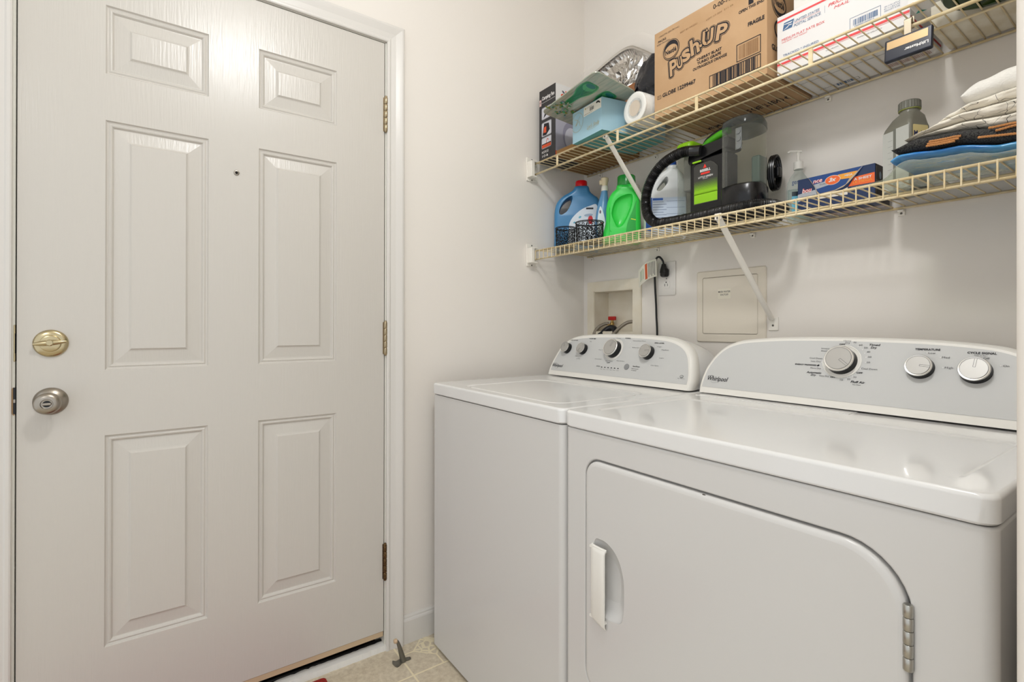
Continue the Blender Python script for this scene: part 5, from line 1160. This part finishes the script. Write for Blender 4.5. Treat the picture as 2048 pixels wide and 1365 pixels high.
P_.build('label', hs)

# --- dryer sheet box
DBX0, DBX1, DBY0, DBY1, DBZ1 = .9825, 1.1690, -.1150, -.022, 1.5265
sb = thing('dryer_sheet_box', 'torn open navy and orange box of dryer sheets', 'box', ((DBX0 + DBX1) / 2, -.07, TL))
navy = mat('box_navy', '1d3056', .45); navy2 = mat('box_blue', '1d4583', .4); orange = mat('box_orange', 'e8682f', .45); amber = mat('box_amber', 'e9a13b', .45); silver = mat('box_silver', 'a9adb4', .4)
b = MB(); b.rbox(DBX0, DBX1, DBY0, DBY1, TL, DBZ1, r=.001, seg=1); b.build('box_body', navy, sb)
P_ = Print(frame((0, DBY0, 0), (1, 0, 0), (0, -1, 0)))
def zl(f): return TL + (DBZ1 - TL) * f
P_.poly([(.983, 1.4640), (1.0330, 1.4760), (1.0300, 1.4900), (.983, 1.4850)], silver, 0)
P_.poly([(1.0120, 1.5255), (1.1435, 1.5255), (1.1260, 1.5040), (1.1090, 1.4880), (1.0800, 1.4790), (1.0400, 1.4770), (1.0290, 1.4930)], navy2, 0)
P_.poly([(1.0250, 1.5040), (1.0700, 1.5080), (1.0700, 1.4960), (1.0290, 1.4900)], silver, 1)
P_.poly([(1.0850, 1.5170), (1.1300, 1.5170), (1.1200, 1.5010), (1.0850, 1.5040)], amber, 1)
P_.poly([(1.1090, 1.4800), (1.1680, 1.4790), (1.1680, 1.5040), (1.1230, 1.5020)], orange, 0)
P_.ell(1.0720, 1.5060, .0190, .0125, paper_white, 2); P_.ell(1.0720, 1.5060, .0180, .0115, orange, 3); P_.text('3x', 1.0625, 1.5020, w=.0190, h=.0105, m=paper_white, lv=4, bold=.04, shear=.3)
P_.text('bou', .9945, 1.4855, w=.026, h=.0135, m=MATS['logo_red'], lv=2, bold=.07, shear=.2); P_.text('bou', .9950, 1.4860, w=.025, h=.0125, m=paper_white, lv=3, bold=.01, shear=.2)
P_.text('nce', 1.0230, 1.5070, w=.0240, h=.0085, m=MATS['logo_red'], lv=3, bold=.06, shear=.2); P_.text('nce', 1.0235, 1.5073, w=.0230, h=.0078, m=paper_white, lv=4, bold=.01, shear=.2)
P_.text('WRINKLEGUARD', .9890, 1.4710, w=.0400, h=.0058, m=ink, lv=2, bold=.01); P_.text('GUARD', 1.0400, 1.4985, w=.020, h=.0045, m=grey_ink, lv=2)
P_.text('MEGA', 1.1010, 1.5080, w=.018, h=.0050, m=paper_white, lv=2, bold=.02); P_.text('A SHEET', 1.1220, 1.4925, w=.040, h=.0062, m=paper_white, lv=2, bold=.02); P_.text('LE MEGA', 1.1200, 1.4850, w=.043, h=.0058, m=amber, lv=2)
P_.text('* Extra Softness', 1.1180, 1.4680, w=.030, h=.0028, m=paper_white, lv=2); P_.text('130 CT', .9930, 1.4520, w=.018, h=.003, m=paper_white, lv=2)
P_.rect(1.1160, 1.1640, 1.4765, 1.4768, paper_white, 2)
# the tear: white sheets inside, grey board edge
P_.poly([(1.0370, 1.4620), (1.0330, 1.4680), (1.0400, 1.4700), (1.0800, 1.4700), (1.1080, 1.4790), (1.1080, 1.4650), (1.1080, 1.4600)], mat('sheet_white', 'd9d3c8', .7), 5)
P_.build('front_print', sb)
bdg = mat('greyboard', 'b3a48f', .7)
def flap(pts, m, nm):   # curled torn edge: (x,z,out)
    b = MB(); n = len(pts); b.add([(x, DBY0 - o_ - .0022, z) for x, z, o_ in pts] + [(x, DBY0 - o_ * .8 - .0016, z) for x, z, o_ in pts], [tuple(range(n)), tuple(range(2 * n - 1, n - 1, -1))] + [(i, (i + 1) % n, n + (i + 1) % n, n + i) for i in range(n)], 0); b.build(nm, m, sb)
flap([(1.0110, 1.5260, .000), (1.0200, 1.5140, .002), (1.0300, 1.4950, .003), (1.0380, 1.4700, .003), (1.0700, 1.4720, .006), (1.1000, 1.4800, .007), (1.1130, 1.4900, .006), (1.1280, 1.5060, .004), (1.1440, 1.5270, .001), (1.1300, 1.5130, .003), (1.1140, 1.4990, .005), (1.1060, 1.4860, .006), (1.0800, 1.4770, .005), (1.0420, 1.4755, .002), (1.0360, 1.4820, .002), (1.0270, 1.5010, .002)], bdg, 'torn_flap')
P_ = Print(frame((DBX1, 0, 0), (0, 1, 0), (1, 0, 0))); P_.rect(DBY0 + .001, DBY1 - .001, TL, DBZ1 - .001, mat('box_brownblack', '2a211d', .5), 0); P_.ell(-.085, 1.500, .007, .010, mat('print_bluewhite', '8fa6bd', .4), 1); P_.rect(-.112, -.030, 1.4840, 1.4850, bdg, 1)
P_.line([(-.1145, TL + .002), (-.1105, 1.5200)], .0018, bdg, 2); P_.rect(-.070, -.050, 1.495, 1.515, mat('print_umber', '5e4a32', .5), 1); P_.build('side_print', sb)
P_ = Print(lambda p: V3((p[0], p[1], TL - (p[2] if len(p) > 2 else 0)))); P_.rect(DBX0 + .002, DBX1 - .002, -.060, DBY1, mat('print_pinkgrey', 'a5918a', .6), 0)
for k in range(6): P_.rect(DBX0 + .01 + .03 * k, DBX0 + .03 + .03 * k, -.045, -.030, silver, 1)
P_.build('bottom_print', sb)

# --- oil jug
oj = thing('oil_bottle', 'grey motor oil bottle with a ribbed cap next to the towels', 'bottle', (1.25, -.10, TL))
oc = V3((1.2300, -.1080, 0)); a0_ = radians(66)
e1 = V3((cos(a0_), sin(a0_), 0)); e2 = V3((-sin(a0_), cos(a0_), 0))
def ol_(z, hx, hy, r, dx=0, dy=0): return [oc + e1 * (dx + x) + e2 * (dy + y) + V3((0, 0, z)) for x, y in rrect(-hx, hx, -hy, hy, r, 5)]
olive = mat('oil_grey', '77756a', .35)
b = MB(); b.loft([ol_(TL, .027, .033, .007), ol_(TL + .005, .0295, .0355, .007), ol_(1.590, .0295, .0355, .007), ol_(1.597, .0285, .034, .009), ol_(1.6180, .023, .026, .010, .003, -.004), ol_(1.6280, .0195, .0195, .0190, .004, -.006), ol_(1.6370, .0190, .0190, .0185, .004, -.006)], 0, True, ); b.build('bottle', olive, oj, ang=35)
b = MB(); prc = []
cc = oc + e1 * .004 - e2 * .006 + V3((0, 0, 1.636))
b.loft([[cc + V3((r_ * (1 + (.035 if i % 2 else 0) * g) * cos(2 * pi * i / 48), r_ * (1 + (.035 if i % 2 else 0) * g) * sin(2 * pi * i / 48), h)) for i in range(48)] for r_, h, g in ((.0215, 0, 0), (.0220, .002, 1), (.0215, .018, 1), (.0195, .0205, .3), (.016, .0210, 0))], 0, False); b.build('cap', mat('oil_cap', '6f6f66', .35), oj)
b = MB(); b.lathe([(.0222, -.0015), (.0222, .0)], cc, (0, 0, 1), 30); b.build('cap_ring', mat('olive_ring', '8d9442', .4), oj)
fB = lambda p: oc + e1 * p[0] - e2 * (.0355 + (p[2] if len(p) > 2 else 0)) + V3((0, 0, p[1]))
def P_oil(fr, items, nm):
    P_ = Print(fr, .0006); items(P_); P_.build(nm, oj)
def side_(P_):
    P_.rect(-.033, -.0060, 1.445, 1.5880, mat('oil_side_light', 'b9bab4', .35), 0); P_.rect(.0010, .0330, 1.445, 1.5910, MATS['oil_side_light'], 0); P_.rect(-.0060, .0010, 1.445, 1.5910, mat('sight_strip', '6e6f67', .3), 0)
    for k in range(8): P_.rect(-.020, -.008, 1.468 + .014 * k, 1.4684 + .014 * k, grey_ink, 1)
P_oil(lambda p: oc + e2 * (-p[0]) - e1 * (.0295 + (p[2] if len(p) > 2 else 0)) + V3((0, 0, p[1])), side_, 'volume_strip')
def front_(P_):
    P_.poly(rrect(-.0220, .0210, 1.505, 1.5900, .003, 3), mat('mobil_cream', 'd9c88f', .4), 0); P_.rect(-.0205, .0200, 1.5060, 1.5580, mat('mobil_black', '1a1a1e', .4), 1)
    for t, x, w, h, m_ in (('M', -.0195, .0105, .0125, mat('mobil_navy', '1c2556', .4)), ('o', -.0080, .0075, .0085, MATS['logo_red']), ('b', .0005, .0070, .0125, MATS['mobil_navy']), ('i', .0085, .0022, .0125, MATS['mobil_navy']), ('l', .0120, .0020, .0130, MATS['mobil_navy'])): P_.text(t, x, 1.5630, w=w, h=h, m=m_, bold=.02, lv=2)
P_oil(fB, front_, 'label')

# --- towels and bags
def pillow(name, label, cat, x0, x1, y0, y1, zb, zt, m, wob=.003, freq=22, seed=0, group=None, tip=.03, nx=60, ny=30, layers=1):
    b = MB(); vs_ = []; fs = []
    def prof(u, v):
        du = min(u * (x1 - x0), .5) / tip; dv = min(v, 1 - v) * (y1 - y0) / .03
        f = 1.0
        if du < 1: f *= math.sqrt(max(0, 1 - (1 - du) ** 2))
        if dv < 1: f *= math.sqrt(max(0, 1 - (1 - dv) ** 2))
        return f
    for s_ in (1, -1):
        for i in range(nx + 1):
            for j in range(ny + 1):
                u, v = (i / nx) ** 1.3, (1 - cos(pi * j / ny)) / 2
                x = x0 + (x1 - x0) * u; y = y0 + (y1 - y0) * v; lo2, hi2 = zb(x), zt(x); mid = (lo2 + hi2) / 2; h = (hi2 - lo2) / 2 * prof(u, v)
                n1 = NZ.noise(V3((x * freq, y * freq, seed))) + .5 * NZ.noise(V3((x * freq * 2.3, y * freq * 2.3, seed + 5)))
                z = mid + s_ * h + (wob * n1 * (1 if s_ > 0 else .3))
                if s_ < 0: z = max(z, TL + .0003)
                yy = y + wob * 1.5 * NZ.noise(V3((x * freq, z * 60, seed + 9)))
                vs_.append((x, yy, z))
    K = (nx + 1) * (ny + 1)
    for i in range(nx):
        for j in range(ny):
            a = i * (ny + 1) + j; q = (a, a + ny + 1, a + ny + 2, a + 1); fs.append(q); fs.append(tuple(K + t for t in reversed(q)))
    for i in range(nx):
        for j in (0, ny):
            a = i * (ny + 1) + j; fs.append((a, a + ny + 1, K + a + ny + 1, K + a))
    for j in range(ny):
        for i in (0, nx):
            a = i * (ny + 1) + j; fs.append((a, a + 1, K + a + 1, K + a))
    if layers > 1:      # folds: the same cloth laid over itself
        for k in range(layers):
            f0, f1 = k / layers, (k + 1) / layers; dx_ = (.010, .0, .016, .006)[k % 4]
            vv = []
            for (x, y, z) in vs_:
                lo2, hi2 = zb(x), zt(x); t_ = (z - lo2) / max(hi2 - lo2, 1e-4)
                vv.append((x + dx_ * (1 - (x - x0) / (x1 - x0)), y + (.004, -.002, .003, 0)[k % 4], lo2 + (hi2 - lo2) * (f0 + (f1 - f0) * t_ * 1.06)))
            b.add(vv, fs, 0, True)
    else: b.add(vs_, fs, 0, True)
    o = b.build(name, m, ang=80, merge=True); return settag(o, label, cat, group)
def lerpf(*pts):
    def f(x):
        if x <= pts[0][0]: return pts[0][1]
        for (a, za), (c, zc) in zip(pts, pts[1:]):
            if x <= c: t_ = (x - a) / (c - a); t_ = t_ * t_ * (3 - 2 * t_); return za + (zc - za) * t_
        return pts[-1][1]
    return f
def fabric_lines(name, base, line, scale, width, rough=.9):
    m = mat(name, base, rough, bump=(260, .5)); nt = m.node_tree; N = nt.nodes; L = nt.links; bs = N['Principled BSDF']
    tc = N.new('ShaderNodeTexCoord'); nz = N.new('ShaderNodeTexNoise'); nz.inputs['Scale'].default_value = 18
    mxv = N.new('ShaderNodeMix'); mxv.data_type = 'RGBA'; mxv.blend_type = 'ADD'; mxv.inputs[0].default_value = .06
    vo = N.new('ShaderNodeTexVoronoi'); vo.feature = 'DISTANCE_TO_EDGE'; vo.inputs['Scale'].default_value = scale
    L.new(tc.outputs['Object'], nz.inputs['Vector']); L.new(tc.outputs['Object'], mxv.inputs[6]); L.new(nz.outputs['Color'], mxv.inputs[7]); L.new(mxv.outputs[2], vo.inputs['Vector'])
    lt = N.new('ShaderNodeMath'); lt.operation = 'LESS_THAN'; lt.inputs[1].default_value = width; L.new(vo.outputs['Distance'], lt.inputs[0])
    mx = N.new('ShaderNodeMix'); mx.data_type = 'RGBA'; mx.inputs[6].default_value = (*lin(hexc(base)), 1); mx.inputs[7].default_value = (*lin(hexc(line)), 1)
    L.new(lt.outputs[0], mx.inputs[0]); L.new(mx.outputs[2], bs.inputs['Base Color']); return m
TX1 = 1.548
Zbag = lerpf((1.235, TL + .010), (1.275, 1.474), (1.36, 1.466), (1.44, 1.449), (TX1, 1.447))
Zblu = lerpf((1.262, 1.488), (1.36, 1.481), (1.44, 1.464), (TX1, 1.462))
Zdk = lerpf((1.262, 1.503), (1.30, 1.513), (1.36, 1.509), (1.44, 1.496), (TX1, 1.494))
Zpt = lerpf((1.280, 1.513), (1.314, 1.530), (1.345, 1.548), (1.378, 1.561), (1.44, 1.5665), (TX1, 1.565))
Zwh = lerpf((1.370, 1.592), (1.400, 1.603), (1.44, 1.612), (TX1, 1.614))
gsh = 'folded things stacked at the end of the lower shelf'
pillow('plastic_bag', 'clear plastic bag spread under the blue bag on the lower shelf', 'bag', 1.222, TX1, -.292, -.160, lambda x: TL, lambda x: Zbag(x) - .0015, mat('film_clear', 'e3e8e0', .1, alpha=.90, tint='f4f7f0', spec=.6, bump=(30, 1.0)), .0030, 40, 1, gsh, tip=.06)
pillow('blue_bag', 'folded shiny blue plastic bag under the dark towel', 'bag', 1.256, TX1, -.287, -.06, Zbag, lambda x: Zblu(x) - .0006, mat('film_blue', '1f6fc0', .18, var=(8, '58a3d6', (1, 3, 8)), spec=.7, bump=(24, .8)), .0012, 34, 2, gsh, tip=.02)
pillow('dark_towel', 'coarse black knitted towel with orange stripes in the folded stack', 'towel', 1.259, TX1, -.292, -.05, Zblu, Zdk, mat('knit_black', '1c1c1e', .95, var=(420, '4c4b48'), bump=(420, 1.0)), .0010, 30, 3, gsh, tip=.025)
tw = bpy.data.objects['dark_towel']
cordo = mat('orange_yarn', 'c08550', .9, bump=(500, 1))
b = MB()
for k, (xa, xb, dz) in enumerate(((1.325, 1.375, .010), (1.322, 1.372, .0055), (1.320, 1.366, .0015), (1.415, 1.50, .024), (1.425, 1.50, .0185), (1.400, 1.470, .006))):
    pts = []; n = int((xb - xa) / .0020)
    for i in range(n + 1): x = xa + (xb - xa) * i / n; pts.append((x, -.2935 - .0008, Zblu(x) + .002 + dz + (.003 * sin((x - xa) * 60) if k > 2 else 0)))
    b.tube(pts, lambda i: .0019 + .0007 * (i % 2), 7)
b.build('yarn_stripes', cordo, tw)
pillow('patterned_cloth', 'crumpled off-white cloth with thin dark lines in the folded stack', 'cloth', 1.282, TX1, -.286, -.05, lambda x: Zdk(x) + .0004, Zpt, fabric_lines('cloth_lined', 'e6dfd1', '5d5a55', 24, .008), .0035, 30, 4, gsh, tip=.020, nx=80, layers=3)
pillow('white_towel', 'plump folded white towel on top of the stack', 'towel', 1.370, TX1, -.276, -.06, lambda x: Zpt(x) - .002, Zwh, mat('towel_white', 'e6e3dc', .95, bump=(300, .6)), .0014, 14, 6, gsh, tip=.018)
